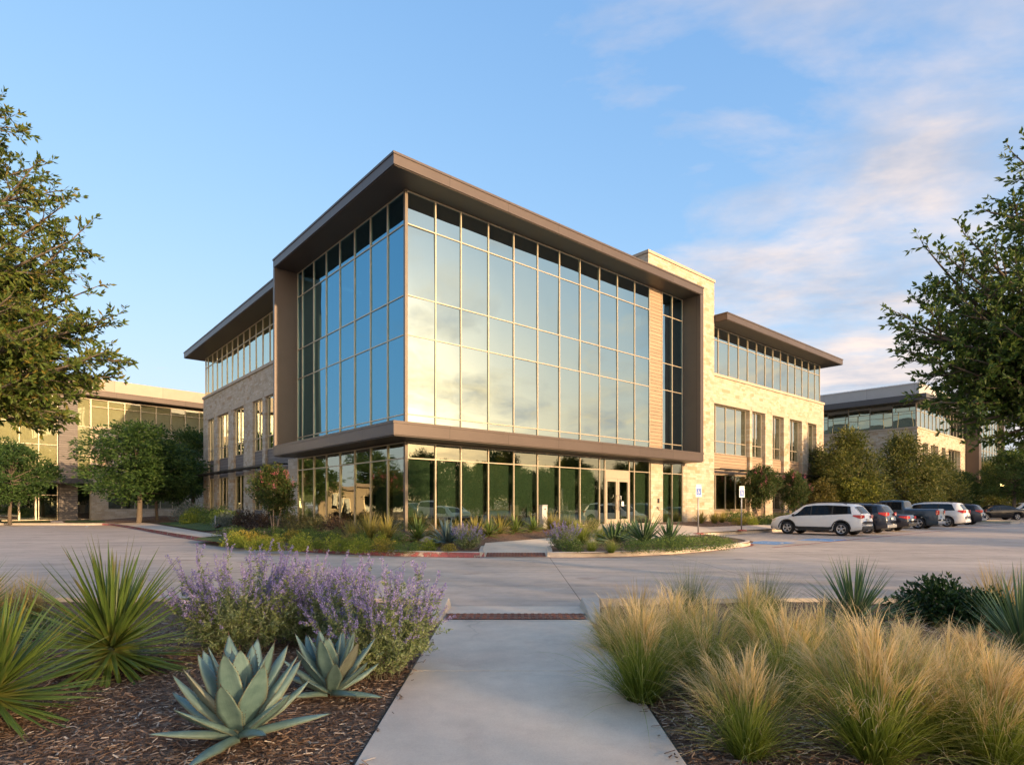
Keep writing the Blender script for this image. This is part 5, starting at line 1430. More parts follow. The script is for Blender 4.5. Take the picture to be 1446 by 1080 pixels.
GC = 'evergreens past the parked cars'
ced = tree('cedar_tree', 'cedar_leaf', 211, 9.8, .9, 4.7, 3, 20000, (.34, .11), 40, .2, layered=False, tip=.42)
x, y = xy_of(47.5, 3.4); put(ced, *at(1205, 733, .1)[:2], .14, 'tall pointed olive-green cedar beside the stone wing', GC)
x0_, y0_ = 26.5, 46.5
ced.location = (x0_, y0_, .14); ced.scale = (.73, .73, .73)
c = copy_tree(ced); put(c, 33.0, 50.0, .14, 'broad cedar before the corner of the right-hand building', GC, .74, 2.2)
c = copy_tree(ced); put(c, 25.6, 49.8, .14, 'cedar hidden mostly behind the tall pointed one', GC, .62, 4.0)
c = copy_tree(ced); put(c, 37.0, 51.5, .14, 'lower cedar at the first windows of the right-hand building', GC, .58, 5.0)
c = copy_tree(ced); put(c, 30.5, 53.5, .14, 'cedar between the two main cedars, standing further back', GC, .66, 1.0)
lime = tree('small_tree', 'lime_leaf', 215, 3.4, .5, 1.75, 1.5, 5200, (.22, .10), 16, .08, layered=True)
put(lime, 25.6, 44.0, .14, 'small yellow-green tree behind the parked cars', 'small trees behind the parked cars')
ol = tree('small_tree', 'olive_leaf', 217, 3.2, .4, 1.35, 1.5, 3800, (.24, .07), 14, .08, layered=False, tip=.5)
put(ol, 22.6, 43.2, .14, 'small brownish olive tree against the end of the stone wing', 'small trees behind the parked cars')
far = copy_tree(dk); put(far, 52.5, 62, .1, 'dark round tree at the right edge over the black car', 'trees at the far right', .82, .5)
c = copy_tree(dk); put(c, 62, 72, .1, 'dark tree farthest right behind the black car', 'trees at the far right', .9, 1.5)
c = copy_tree(elm_a); put(c, 50.0, 66, .1, 'green tree in front of the far bronze bay', 'trees at the far right', .6, 2.5)
for i, (x, y, s) in enumerate(((74, 82, 1.0), (86, 84, 1.1), (98, 88, .9), (70, 95, 1.0))):
    c = copy_tree(dk if i % 2 else elm_a); put(c, x, y, 0, 'far tree closing the view past the right-hand building', 'far trees closing the view', s, i * 1.7)
for i, (x, y) in enumerate(((57, 71), (63, 74), (69, 76), (75, 78), (82, 78))):
    c = copy_tree(ced); put(c, x, y, 0, 'far evergreen closing the view behind the black car', 'far evergreens closing the view', .66, i * 1.9)
# crape myrtles
GM = 'pink-flowered crape myrtles'
my = tree('crape_myrtle', 'myrtle_leaf', 221, 4.0, 1.55, 1.45, 1.6, 12000, (.15, .066), 24, .04, 'pale_bark', 3, False, .15, 38)
x, y, z = at_site(387, 753); put(my, x, y, z, 'crape myrtle with pink flowers on pale stems before the shaded wing', GM, .74)
x, y = xy_of(26.2, -1.5); c = copy_tree(my); put(c, x, y, site_h(x, y), 'wider crape myrtle behind the second parking sign', GM, .90, 1.8)
x, y = xy_of(29.8, -2.0); c = copy_tree(my); put(c, x, y, site_h(x, y), 'narrower crape myrtle left of the white car', GM, .86, 3.3)

thin = tree('shade_tree', 'elm_leaf', 231, 9.6, 2.4, 4.6, 3, 3300, (.30, .13), 30, .18)  # out-of-view tree added for shade, crown thinned so some sun dapples the foreground
# trees outside the picture: they stand in the reflections and shade the foreground
GO = 'trees across the car park'
for i, (x, y, s, src) in enumerate(((46, 2, 1.0, elm_a), (55, -8, 1.1, dk), (60, 8, 1.0, elm_a), (72, -3, 1.15, dk), (66, 20, .95, elm_b), (84, 12, 1.2, elm_a), (95, 24, 1.2, dk), (110, 4, 1.3, elm_a), (105, 38, 1.2, dk), (122, 26, 1.3, elm_a),
                                    (25.0, -28.8, 1.05, thin), (29.2, -24.4, 1.0, thin), (33.4, -20.1, 1.05, thin), (37.6, -16.0, 1.0, thin))):
    c = src if (src is thin and 'label' not in src) else copy_tree(src); put(c, x, y, 0, 'tree across the car park, seen mirrored in the ground-floor glass', GO, s, i * 1.3)

for i in range(15):
    c = copy_tree(ced); put(c, 64 + (i % 3) * 4 + i * .9, -16 + i * 4.6, 0, 'bushy evergreen across the car park, seen mirrored in the ground-floor glass', 'evergreens across the car park', .72 + .34 * (i * 7 % 5) / 4, i * 2.1)

# ---- near trees framing the view
def near_tree(name, trunk, tops, tips, leafm, seed, label, lf=(.10, .036), dens=1.0, sag=-.05, fill=30):
    g = np.random.default_rng(seed)
    root = empty(name); tag(root, label, 'tree', 'oaks framing the view')
    tr = np.array(trunk, float); root.location = trunk
    mb = MB(); LP, LA = [], []
    forks = [np.array(t, float) - tr for t in tops]
    limb(mb, (0, 0, -.1), forks[0], .26, .17, 0, 8, g, .04)
    for f in forks[1:]: limb(mb, forks[0] * .8, f, .13, .06, .03, 6, g, .05)
    def twig(p, d, L, leafy=1.0):
        d = d / np.linalg.norm(d); m_ = max(4, int(L / .026 * leafy))
        q = p.copy(); pts = [q.copy()]
        for s in range(5):
            d = d + g.normal(0, .11, 3) + np.array([0, 0, -.02]); d /= np.linalg.norm(d); q = q + d * L / 5; pts.append(q.copy())
        mb.tube(pts, [.006, .005, .004, .003, .0022, .0014], 3, 0, False)
        pts = np.array(pts)
        for k in range(m_):
            t = (.1 + .9 * k / m_) * 5; i = min(4, int(t)); c = pts[i] + (pts[i + 1] - pts[i]) * (t - i)
            o = g.normal(0, 1, 3); dd = pts[i + 1] - pts[i]; dd /= np.linalg.norm(dd); o -= dd * o.dot(dd); o /= np.linalg.norm(o)
            LP.append(c); LA.append(o * .75 + dd * .8)
        for _ in range(4): LP.append(pts[-1]); LA.append(dd + g.normal(0, .5, 3))
    for tp in tips:
        tp = np.array(tp, float) - tr
        f = min(forks, key=lambda q: np.linalg.norm(q - tp) + g.uniform(0, .8))
        L = np.linalg.norm(tp - f)
        pts = limb(mb, f, tp, .035 + .008 * L, .006, sag, 10, g, .05)
        pts = np.array(pts)
        ns = int(L * 9 * dens)
        for k in range(ns):
            t = .16 + .84 * (k + g.random()) / ns; x = t * 10; i = min(9, int(x)); p = pts[i] + (pts[i + 1] - pts[i]) * (x - i)
            dd = pts[i + 1] - pts[i]; dd /= np.linalg.norm(dd)
            lat = np.cross(dd, (0, 0, 1.0)); lat /= np.linalg.norm(lat) + 1e-9
            o = dd * g.uniform(.4, 1.0) + lat * g.choice([-1, 1]) * g.uniform(.4, 1.0) + np.array([0, 0, g.normal(.05, .28)])
            Lb = (.16 + .60 * (1 - t) ** .8 * min(1, L / 3)) * g.uniform(.7, 1.3)
            if Lb > .3:
                o2 = o / np.linalg.norm(o); b = p + o2 * Lb; pp = limb(mb, p, b, .010, .004, -.05, 4, g, .1)
                for r_ in range(int(2 + Lb * 9)):
                    w_ = g.uniform(.15, 1); c = p + (b - p) * w_
                    twig(c, o2 * .8 + g.normal(0, .5, 3), g.uniform(.12, .26))
                twig(b, o2, .2)
            else: twig(p, o, Lb)
        twig(tp, tp - pts[-2], .2)
    mb.build('trunk', M['bark'], root)
    v, q, u = leaves(np.array(LP), np.array(LA), lf[0], lf[1], g, .18, .25)
    np_mesh('crown', v, q, u, M[leafm], root)
    return root
g = np.random.default_rng(301)
def P3(px, py, Y): return ((px - CXP) / F_PX * Y, Y, EYE + (HYP - py) / F_PX * Y)
tipsL = [(8, 148, 9), (30, 183, 9.3), (60, 240, 8.8), (75, 236, 9.6), (112, 287, 9.0), (100, 272, 9.8), (136, 322, 9.0), (108, 345, 8.4), (122, 372, 9.4), (150, 408, 9.1), (178, 448, 8.9), (170, 462, 9.3), (182, 512, 9.0), (160, 500, 8.5), (172, 535, 9.2),
         (120, 560, 8.8), (98, 586, 8.6), (80, 598, 9.0), (55, 600, 8.7), (20, 560, 8.2), (60, 480, 7.9), (30, 420, 7.8), (20, 350, 8.0), (70, 420, 10), (90, 500, 10), (30, 250, 10.2), (10, 290, 8.4), (50, 320, 10), (100, 450, 8.1), (40, 540, 8.0), (110, 520, 8.3), (70, 370, 8.6), (15, 480, 8.6), (-20, 600, 8.4), (-40, 500, 8), (-60, 350, 8), (-30, 200, 9), (-90, 560, 9), (5, 210, 9.4), (45, 390, 9.2), (130, 480, 9.6)]
def crown_fill(cx, cy, cz, rx, rz, n, keep, seed):
    # the rest of the crown, out of the picture
    gg = np.random.default_rng(seed); out = []
    while len(out) < n:
        d = gg.normal(0, 1, 3); d /= np.linalg.norm(d); r = gg.uniform(.6, 1.0)
        p = (cx + d[0] * rx * r, cy + d[1] * rx * r, cz + d[2] * rz * r)
        if p[1] < 1.0 or keep(p[0] / p[1]): out.append(p)
    return out
near_tree('oak_tree', (-11.2, 9.2, 0), [(-11.0, 9.2, 3.0), (-10.2, 9.1, 4.6), (-10.4, 9.3, 6.2), (-9.6, 8.9, 3.9), (-10.9, 9.3, 7.6)], [P3(t[0] - 14, t[1] - 3, t[2]) for t in tipsL] + crown_fill(-11.4, 9.2, 5.6, 4.4, 3.4, 46, lambda q: q < -.98, 5), 'oak_leaf', 303,
          'oak tree reaching in from the left edge over the tan building', (.100, .038), .95)
tipsR = [(1414, 208, 8.2), (1440, 196, 8.0), (1420, 245, 8.0), (1376, 290, 8.1), (1398, 275, 8.5), (1345, 322, 8.2), (1288, 338, 8.0), (1318, 352, 7.8), (1340, 385, 8.3), (1365, 375, 8.6), (1300, 402, 8.2), (1252, 434, 8.0), (1282, 420, 8.4), (1262, 452, 7.8), (1268, 488, 8.1), (1290, 470, 8.4),
         (1296, 520, 8.0), (1282, 552, 8.1), (1310, 560, 7.8), (1326, 596, 7.9), (1352, 590, 8.2), (1372, 612, 7.9), (1400, 612, 8.1), (1430, 622, 7.8), (1450, 610, 8.2), (1390, 540, 7.6), (1360, 500, 7.6), (1400, 450, 7.4), (1420, 380, 7.6), (1430, 310, 7.8), (1390, 340, 8.6), (1340, 450, 8.8), (1440, 500, 7.4), (1330, 540, 8.5), (1350, 420, 7.7), (1500, 560, 7.6), (1520, 420, 7.6), (1500, 300, 8), (1410, 580, 8.4), (1440, 430, 8.2), (1310, 500, 7.7), (1380, 470, 8.3)]
near_tree('oak_tree', (9.6, 8.2, 0), [(9.5, 8.2, 2.6), (8.6, 8.1, 3.6), (8.9, 8.3, 5.2), (8.0, 7.9, 3.2), (9.4, 8.2, 6.4)], [P3(t[0] + 16, t[1] + 8, t[2]) for t in tipsR] + crown_fill(9.8, 8.3, 4.8, 3.6, 2.9, 44, lambda q: q > 1.0, 6), 'live_oak_leaf', 305,
          'live oak reaching in from the right edge over the parked cars', (.084, .036), 1.0)
# ------------------------------------------------------------------ cars
def car(name, label, loc, spec, paint, rz, s=1.0, group='cars in the car park', cladding=False):
    L, W = spec['L'], spec['W']; hw = W / 2
    top = np.array(spec['top']); belt = np.array(spec['belt']); wx = spec['wheels']; wr = spec['wr']; ar = wr + .075
    root = empty(name, loc, rz, label, 'car', group); root.scale = (s, s, s)
    x0, x1 = -L / 2, L / 2
    ends = .34
    xs = np.unique(np.round(np.concatenate([x0 + ends * (1 - np.cos(np.linspace(0, math.pi / 2, 9))), np.linspace(x0 + ends, x1 - ends, 64), x1 - ends * (1 - np.cos(np.linspace(0, math.pi / 2, 9))), top[:, 0], *[np.linspace(w - ar, w + ar, 15) for w in wx]]), 4))
    xs = xs[(xs >= x0) & (xs <= x1)]
    def zt(x): return float(np.mean([np.interp(min(max(x + d, x0), x1), top[:, 0], top[:, 1]) for d in (-.03, 0, .03)])) if spec.get('soft', 1) else float(np.interp(x, top[:, 0], top[:, 1]))
    def wid(x):
        e = max(0, abs(x) - (L / 2 - .75)) / .75
        return hw * (1 - .17 * e ** 2.6)
    def zb_(x): return float(np.interp(x, belt[:, 0], belt[:, 1]))
    def low(x):
        e = max(0, abs(x) - (L / 2 - .5)) / .5
        z = .25 + .10 * e
        for w in wx:
            if abs(x - w) < ar: z = max(z, wr + math.sqrt(max(0, ar * ar - (x - w) ** 2)))
        return z
    def sec(x):
        t = zt(x); w = wid(x); zb = min(zb_(x), t - .05); lo = low(x)
        lo = min(lo, zb - .06)
        yr = w - .05 - spec.get('tumble', .30) * max(0, t - zb - .05)
        z5 = max(min(zb - .20, .80), lo + .03); z6 = max(.52, lo + .012)
        z5 = max(z5, z6 + .01); z5 = min(z5, zb - .01)
        z6 = min(z6, z5 - .005)
        return [(0, t + .025 * (1 if t - zb > .2 else .4)), (yr * .55, t + .015), (yr - .10, t - .008), (yr, t - min(.07, (t - zb) * .5)), (w - .035, zb), (w, z5), (w - .005, z6), (w - .045, lo), (w - .22, lo + .0)]
    S = [sec(x) for x in xs]; n = len(S[0])
    mb = MB(); vs = []
    for x, s_ in zip(xs, S):
        ring = [(x, -y, z) for y, z in s_[::-1]] + [(x, y, z) for y, z in s_[1:]]
        vs += ring
    m = 2 * n - 1; fs = []
    for i in range(len(xs) - 1):
        for k in range(m - 1): fs.append((i * m + k, i * m + k + 1, (i + 1) * m + k + 1, (i + 1) * m + k))
    fs.append(tuple(range(m))); fs.append(tuple((len(xs) - 1) * m + k for k in range(m - 1, -1, -1)))
    mb.add(vs, fs, 0, True)
    body = mb.build('body', M[paint], root)
    def pt(x, k, f):   # point between section points k and k+1
        s_ = sec(x); a, b = np.array(s_[k]), np.array(s_[k + 1]); return a + (b - a) * f
    def side_patch(pname, xa, xb, k0, f0, k1, f1, mat, out=.006, parent=root, sides=(-1, 1), slant0=0, slant1=0, nn=10):
        for sd in sides:
            q = MB(); vv = []
            for i in range(nn + 1):
                u = i / nn
                for j in range(3):
                    f = j / 2
                    x = (xa + slant0 * f) * (1 - u) + (xb + slant1 * f) * u
                    p0, p1 = pt(x, k1, f1), pt(x, k0, f0)      # low, high
                    p = p0 + (p1 - p0) * f; d = p1 - p0; nr = np.array([d[1], -d[0]]); nr /= np.linalg.norm(nr) + 1e-9
                    if nr[0] < 0: nr = -nr
                    p = p + nr * out; vv.append((x, sd * p[0], p[1]))
            ff = [(i * 3 + j, (i + 1) * 3 + j, (i + 1) * 3 + j + 1, i * 3 + j + 1) for i in range(nn) for j in range(2)]
            if sd > 0: ff = [f[::-1] for f in ff]
            q.add(vv, ff, 0, True); q.build(pname, M[mat], parent)
    wl = spec['win']; side_patch('window_surround', wl[-1][0] - .03, wl[0][1] + .03, 3, .06, 3, .94, 'black_trim', .003, slant0=wl[-1][2], slant1=wl[0][3], nn=24)
    for (xa, xb, s0, s1) in spec['win']: side_patch('window', xa, xb, 3, .10, 3, .90, 'car_glass_solid', .006, slant0=s0, slant1=s1)
    for xd in spec['seams']: side_patch('door_seam', xd - .006, xd + .006, 4, .05, 6, .9, 'black_trim', .004, nn=1)
    for xd in spec['handles']: side_patch('door_handle', xd, xd + .19, 4, .18, 4, .32, paint, .022, nn=2)
    def top_patch(pname, xa, xb, mat, f=.90):
        q = MB(); vv = []; nn = 8
        for i in range(nn + 1):
            x = xa + (xb - xa) * i / nn; s_ = sec(x); dz = (zt(x + .02) - zt(x - .02)) / .04; nx, nz = -dz, 1; l = math.hypot(nx, nz)
            for y in (-1, -.5, 0, .5, 1):
                yy = y * (s_[3][0] - .07) * f / .9; zz = np.interp(abs(yy), [p[0] for p in s_[:4]], [p[1] for p in s_[:4]])
                vv.append((x + nx / l * .008, yy, zz + nz / l * .008))
        q.add(vv, [(i * 5 + j, (i + 1) * 5 + j, (i + 1) * 5 + j + 1, i * 5 + j + 1) for i in range(nn) for j in range(4)], 0, True); q.build(pname, M[mat], root)
    top_patch('windshield', *spec['shield'], 'car_glass_solid'); top_patch('rear_window', *spec['rear'], 'car_glass_solid')
    # lamps hug the corners
    zr = spec['tail'];
    for sd in (-1, 1):
        q = MB(); xr = x0
        w0 = wid(x0 + .02); w1 = wid(x0 + .42)
        a, b = zr
        ln = spec.get('taillen', .40)
        vv = [(xr - .012, sd * (w0 - .34), a + .03), (xr - .012, sd * (w0 - .34), b - .02), (xr - .012, sd * (w0 - .03), a), (xr - .012, sd * (w0 - .03), b), (xr + ln, sd * (wid(xr + ln) + .002), (a + b) / 2 + .02), (xr + ln * .95, sd * (wid(xr + ln) + .0), b - .005), (xr + .1, sd * (wid(xr + .1) + .012), a), (xr + .1, sd * (wid(xr + .1) + .006), b)]
        ff = [(0, 1, 3, 2), (2, 3, 7, 6), (6, 7, 5, 4)]
        if sd < 0: ff = [f[::-1] for f in ff]
        q.add(vv, ff, 0, True); q.build('taillight', M['tail_red'], root)
        q = MB(); xf = x1; a, b = spec['head']
        vv = [(xf + .01, sd * (wid(xf) - .30), a), (xf - .02, sd * (wid(xf) - .30), b), (xf - .06, sd * (wid(xf - .06) + .008), a + .01), (xf - .1, sd * (wid(xf - .1) + .0), b), (xf - .55, sd * (wid(xf - .55) - .01), (a + b) / 2 + .05), (xf - .5, sd * (wid(xf - .5) - .03), b + .02)]
        ff = [(0, 2, 3, 1), (2, 4, 5, 3)]
        if sd < 0: ff = [f[::-1] for f in ff]
        q.add(vv, ff, 0, True); q.build('headlight', M['lamp_clear'], root)
        q = MB(); mx_, mz = spec['mirror']; q.tube([(mx_, sd * (hw - .06), mz), (mx_ - .02, sd * (hw + .05), mz + .03), (mx_ - .03, sd * (hw + .17), mz + .04)], [.03, .075, .06], 8); q.build('mirror', M['black_trim' if cladding else paint], root)
    q = MB(); q.box(x0 - .045, x0 + .25, -hw * .80, hw * .80, .34, .52); q.build('rear_bumper', M[spec.get('bump', 'black_trim')], root, bevel=.03)
    q = MB(); q.box(x1 - .25, x1 + .03, -hw * .80, hw * .80, .30, .46); q.build('front_bumper', M['black_trim'], root, bevel=.03)
    q = MB(); q.box(x0 - .03, x0 - .012, -.16, .16, spec['plate'] - .06, spec['plate'] + .06); q.build('number_plate', M['plate'], root)
    q = MB(); q.box(x0 + .3, x1 - .3, -hw + .18, hw - .18, .22, .62); q.build('underbody', M['black_trim'], root)
    if cladding:
        side_patch('sill_cladding', wx[0] + ar, wx[1] - ar, 6, .25, 6, .98, 'black_trim', .012)
    for w in wx:
        if cladding:
            for sd in (-1, 1):
                q = MB(); vv = []; K = 18
                for i in range(K + 1):
                    a = math.pi * i / K
                    for r_ in (ar - .005, ar + .055): vv.append((w + r_ * math.cos(a), sd * (hw + .006), wr + r_ * math.sin(a)))
                ff = [(i * 2, i * 2 + 1, i * 2 + 3, i * 2 + 2) for i in range(K)]
                if sd < 0: ff = [f[::-1] for f in ff]
                q.add(vv, ff); q.build('arch_trim', M['black_trim'], root)
        for sd in (-1, 1):
            yc = sd * (hw - .13)
            q = MB(); q.lathe([(wr * .60, -.10), (wr * .9, -.115), (wr, -.08), (wr, .08), (wr * .9, .115), (wr * .60, .10)], 28, 'y', (w, yc, wr)); wh = q.build('wheel', M['tyre'], root)
            r_ = MB(); r_.lathe([(wr * .56, sd * .05), (wr * .64, sd * .108), (wr * .60, sd * .108), (wr * .55, sd * .06)], 28, 'y', (w, yc, wr))
            r_.lathe([(0, sd * .09), (wr * .15, sd * .095), (wr * .17, sd * .06)], 14, 'y', (w, yc, wr))
            for k in range(5):
                for dl in (-.11, .11):
                    a = 2 * math.pi * k / 5 + .3 + dl; ca, sa = math.cos(a), math.sin(a); wv = .022
                    p0, p1 = .12 * wr, .60 * wr
                    vv = [(w + ca * p0 - sa * wv, yc + sd * .088, wr + sa * p0 + ca * wv), (w + ca * p1 - sa * wv, yc + sd * .10, wr + sa * p1 + ca * wv), (w + ca * p1 + sa * wv, yc + sd * .10, wr + sa * p1 - ca * wv), (w + ca * p0 + sa * wv, yc + sd * .088, wr + sa * p0 - ca * wv)]
                    r_.add(vv, [(0, 1, 2, 3)])
            r_.build('rim', M['rim_alloy'], wh)
            d = MB(); d.lathe([(0, sd * .02), (wr * .60, sd * .02)], 24, 'y', (w, yc, wr)); d.build('brake_disc', M['black_trim'], wh)
    if spec.get('rails'):
        for sd in (-1, 1):
            q = MB(); pts = []
            for i in range(9):
                x = spec['rails'][0] + (spec['rails'][1] - spec['rails'][0]) * i / 8; s_ = sec(x); pts.append((x, sd * (s_[3][0] - .06), zt(x) + (.055 if 0 < i < 8 else .0)))
            q.tube(pts, .018, 6); q.build('roof_rail', M['black_trim'], root)
    return root
simple('car_glass_solid', (0.010, 0.012, 0.014), 0.06, 0.0, .1, 3, 0, 40, 0.45, 0.0)
suv = dict(L=4.7, W=1.86, wheels=(-1.40, 1.38), wr=.355, soft=1,
           top=[(-2.35, .62), (-2.34, .98), (-2.27, 1.12), (-1.93, 1.55), (-1.78, 1.635), (-1.5, 1.66), (-.7, 1.70), (0, 1.69), (.45, 1.63), (.65, 1.55), (1.28, 1.10), (1.45, 1.05), (1.95, .97), (2.2, .88), (2.32, .74), (2.35, .5)],
           belt=[(-2.35, .98), (-1.9, 1.12), (-.5, 1.03), (1.2, .98), (1.9, .90), (2.35, .62)],
           win=[(.16, 1.12, 0, -.62), (-.92, .10, 0, 0), (-1.86, -.98, .10, 0)], seams=(1.12, .12, -.92), handles=(.25, -.80), shield=(.68, 1.24), rear=(-2.24, -1.96), tail=(.92, 1.10), head=(.70, .84), mirror=(1.02, 1.02), plate=.85, rails=(-1.6, .4), bump='black_trim')
suv2 = dict(suv, L=4.6, top=[(-2.30, .60), (-2.29, 1.0), (-2.22, 1.15), (-1.98, 1.55), (-1.85, 1.63), (-1.5, 1.66), (-.7, 1.69), (0, 1.67), (.5, 1.60), (.7, 1.52), (1.35, 1.10), (1.5, 1.06), (1.95, .98), (2.18, .88), (2.28, .74), (2.30, .5)],
            belt=[(-2.3, 1.0), (-1.9, 1.14), (-.5, 1.06), (1.2, 1.0), (1.9, .9), (2.3, .62)], tail=(1.0, 1.20), rear=(-2.2, -2.0), bump='galvanised', wheels=(-1.34, 1.34))
big = dict(suv, L=5.1, W=1.95, wr=.38, wheels=(-1.5, 1.5), top=[(-2.55, .62), (-2.54, 1.05), (-2.48, 1.20), (-2.18, 1.68), (-2.05, 1.75), (-1.6, 1.79), (-.6, 1.81), (.1, 1.79), (.6, 1.72), (.78, 1.64), (1.35, 1.20), (1.5, 1.15), (2.1, 1.06), (2.4, .95), (2.52, .8), (2.55, .5)],
           belt=[(-2.55, 1.05), (-2.0, 1.18), (-.5, 1.12), (1.2, 1.08), (2.1, .98), (2.55, .65)], win=[(.2, 1.2, 0, -.6), (-.9, .12, 0, 0), (-1.95, -1.0, .22, 0)], seams=(1.15, .16, -.95), handles=(.3, -.8), shield=(.8, 1.32), rear=(-2.45, -2.2), tail=(1.02, 1.24), rails=(-1.8, .5), bump='paint_white')
sedan = dict(suv, L=4.75, W=1.82, wr=.33, wheels=(-1.36, 1.40), tumble=.38, top=[(-2.375, .55), (-2.36, .92), (-2.28, 1.0), (-1.75, 1.05), (-1.55, 1.08), (-.85, 1.40), (-.6, 1.44), (-.1, 1.46), (.3, 1.43), (.5, 1.38), (1.25, 1.0), (1.4, .96), (1.95, .88), (2.25, .78), (2.36, .66), (2.375, .45)],
             belt=[(-2.375, .86), (-1.6, .99), (-.5, .95), (1.2, .92), (1.9, .82), (2.375, .56)], win=[(.12, 1.1, 0, -.72), (-1.35, .06, .55, 0)], seams=(1.1, .1, -.85), handles=(.22, -.75), shield=(.55, 1.2), rear=(-1.5, -.9), tail=(.78, .94), head=(.6, .72), mirror=(.95, .95), plate=.72, rails=None, bump='black_trim', taillen=.45)
pick = dict(suv, L=5.7, W=1.98, wr=.40, wheels=(-1.75, 1.85), tumble=.26, soft=0, top=[(-2.85, .66), (-2.84, 1.30), (-2.80, 1.345), (-1.02, 1.36), (-.96, 1.40), (-.86, 1.86), (-.7, 1.92), (-.1, 1.94), (.55, 1.90), (.75, 1.82), (1.4, 1.30), (1.55, 1.26), (2.4, 1.18), (2.7, 1.05), (2.82, .85), (2.85, .5)],
            belt=[(-2.85, 1.22), (-1, 1.24), (1.2, 1.20), (2.3, 1.08), (2.85, .7)], win=[(.2, 1.25, 0, -.6), (-.78, .12, .04, 0)], seams=(1.2, .16, -.92), handles=(.3, -.7), shield=(.78, 1.38), rear=(-.95, -.87), tail=(.96, 1.26), head=(.85, 1.05), mirror=(1.05, 1.25), plate=.62, rails=None, bump='chrome', taillen=.12)
HV = math.atan2(V[1], V[0])
def park(px, py, spec, *a, **k):
    """Put a car by where its near rear wheel meets the ground."""
    x, y = at(px, py); rear = spec['wheels'][0]; hw = spec['W'] / 2 - .02
    # near side faces -U for a car heading along V (its left side)
    cx = x - V[0] * rear + U[0] * hw; cy = y - V[1] * rear + U[1] * hw
    return (cx, cy, 0.0)
GCAR = 'cars parked in the row by the right wing'
car('suv', 'white suv with black wheel-arch trim, nearest of the parked row', park(1187.5, 756.6, suv), suv, 'paint_white', HV, group=GCAR, cladding=True)
car('suv', 'dark navy suv parked right beside the white one', park(1224, 753.3, suv2), suv2, 'paint_navy', HV, group=GCAR)
car('sedan', 'dark blue sedan, lowest car of the row', park(1254, 750.2, sedan), sedan, 'paint_midnight', HV, group=GCAR)
car('pickup_truck', 'blue-grey pickup truck with chrome rear bumper', park(1296, 746.8, pick), pick, 'paint_teal', HV, group=GCAR)
car('suv', 'large white suv with dark side windows beyond the pickup', park(1337, 743.8, big), big, 'paint_white', HV, group=GCAR)
car('suv', 'charcoal suv parked last beside the grass island', park(1365, 740.8, suv2), suv2, 'paint_charcoal', HV, group=GCAR)
def side_on(px, Y, spec, *a): return ((px - CXP) / F_PX * Y, Y, 0.12)
car('sedan', 'black sedan standing side-on beyond the grass island', ((1406 - CXP) / F_PX * 60, 60, 0.10), sedan, 'paint_black', math.pi - .12, 1.04, group='cars beyond the grass island')
car('suv', 'white vehicle cut by the right edge behind the black sedan', ((1452 - CXP) / F_PX * 66, 66, 0.10), big, 'paint_white', math.pi - .3, 1.0, group='cars beyond the grass island')
car('suv', 'silver suv beyond the right edge, mirrored beside the entrance doors', (27.5, 17.0, 0), suv2, 'paint_silver', 2.2, group='cars beyond the right edge')
car('sedan', 'dark sedan beyond the right edge, mirrored in the low panes', (31, 13.5, 0), sedan, 'paint_charcoal', 2.3, group='cars beyond the right edge')

# far street raised behind the grass island
mb = MB(); mb.add([(44, 57, .09), (140, 57, .09), (140, 110, .09), (60, 110, .09)], [(0, 1, 2, 3)]); tag(mb.build('street', M['road_concrete']), kind='structure')
mb = MB(); mb.box(44, 140, 56.7, 57, -.05, .16); tag(mb.build('kerb', M['kerb_concrete']), kind='structure')
CLX, CLY = 3.1, 1.7
# ------------------------------------------------------------------ sky, sun, camera
w = bpy.data.worlds.new('World'); SC.world = w; w.use_nodes = True
t = w.node_tree; bg = t.nodes['Background']
def wn(ty, **kw):
    nd = t.nodes.new(ty)
    for k, v in kw.items():
        if k in nd.inputs: nd.inputs[k].default_value = v
        else: setattr(nd, k, v)
    return nd
def wm(op, a, b=None, c=None, clamp=False):
    nd = wn('ShaderNodeMath', operation=op, use_clamp=clamp)
    for i, v in enumerate((a, b, c)):
        if v is None: continue
        if hasattr(v, 'is_output'): t.links.new(v, nd.inputs[i])
        else: nd.inputs[i].default_value = v
    return nd.outputs[0]
def wmix(f, a, b, mode='MIX'):
    nd = wn('ShaderNodeMix', data_type='RGBA', blend_type=mode)
    for i, v in ((0, f), (6, a), (7, b)):
        if hasattr(v, 'is_output'): t.links.new(v, nd.inputs[i])
        elif i == 0: nd.inputs[0].default_value = v
        else: nd.inputs[i].default_value = (*v, 1)
    return nd.outputs[2]
sky = wn('ShaderNodeTexSky'); sky.sky_type = 'NISHITA'; sky.sun_disc = False
sky.sun_elevation = R(SUN_EL); sky.sun_rotation = R(SUN_AZ); sky.air_density = 1.0; sky.dust_density = 0.25; sky.ozone_density = 3.6
# compress the physical range the way a camera's tone curve does: c / (c + K)
sp = wn('ShaderNodeSeparateColor'); t.links.new(sky.outputs[0], sp.inputs[0])
cb = wn('ShaderNodeCombineColor')
GAIN = 2.38
for i, (K, g_) in enumerate(((1.50, 1.02), (1.40, 1.03), (1.10, 1.12))):
    t.links.new(wm('MULTIPLY', wm('DIVIDE', sp.outputs[i], wm('ADD', sp.outputs[i], K)), GAIN * g_), cb.inputs[i])
base = cb.outputs[0]
tc = wn('ShaderNodeTexCoord'); dv = wn('ShaderNodeSeparateXYZ'); t.links.new(tc.outputs['Generated'], dv.inputs[0])
dx, dy, dz = dv.outputs
zc = wm('MAXIMUM', dz, 0.0)
sx, sy = math.sin(R(SUN_AZ)), math.cos(R(SUN_AZ))
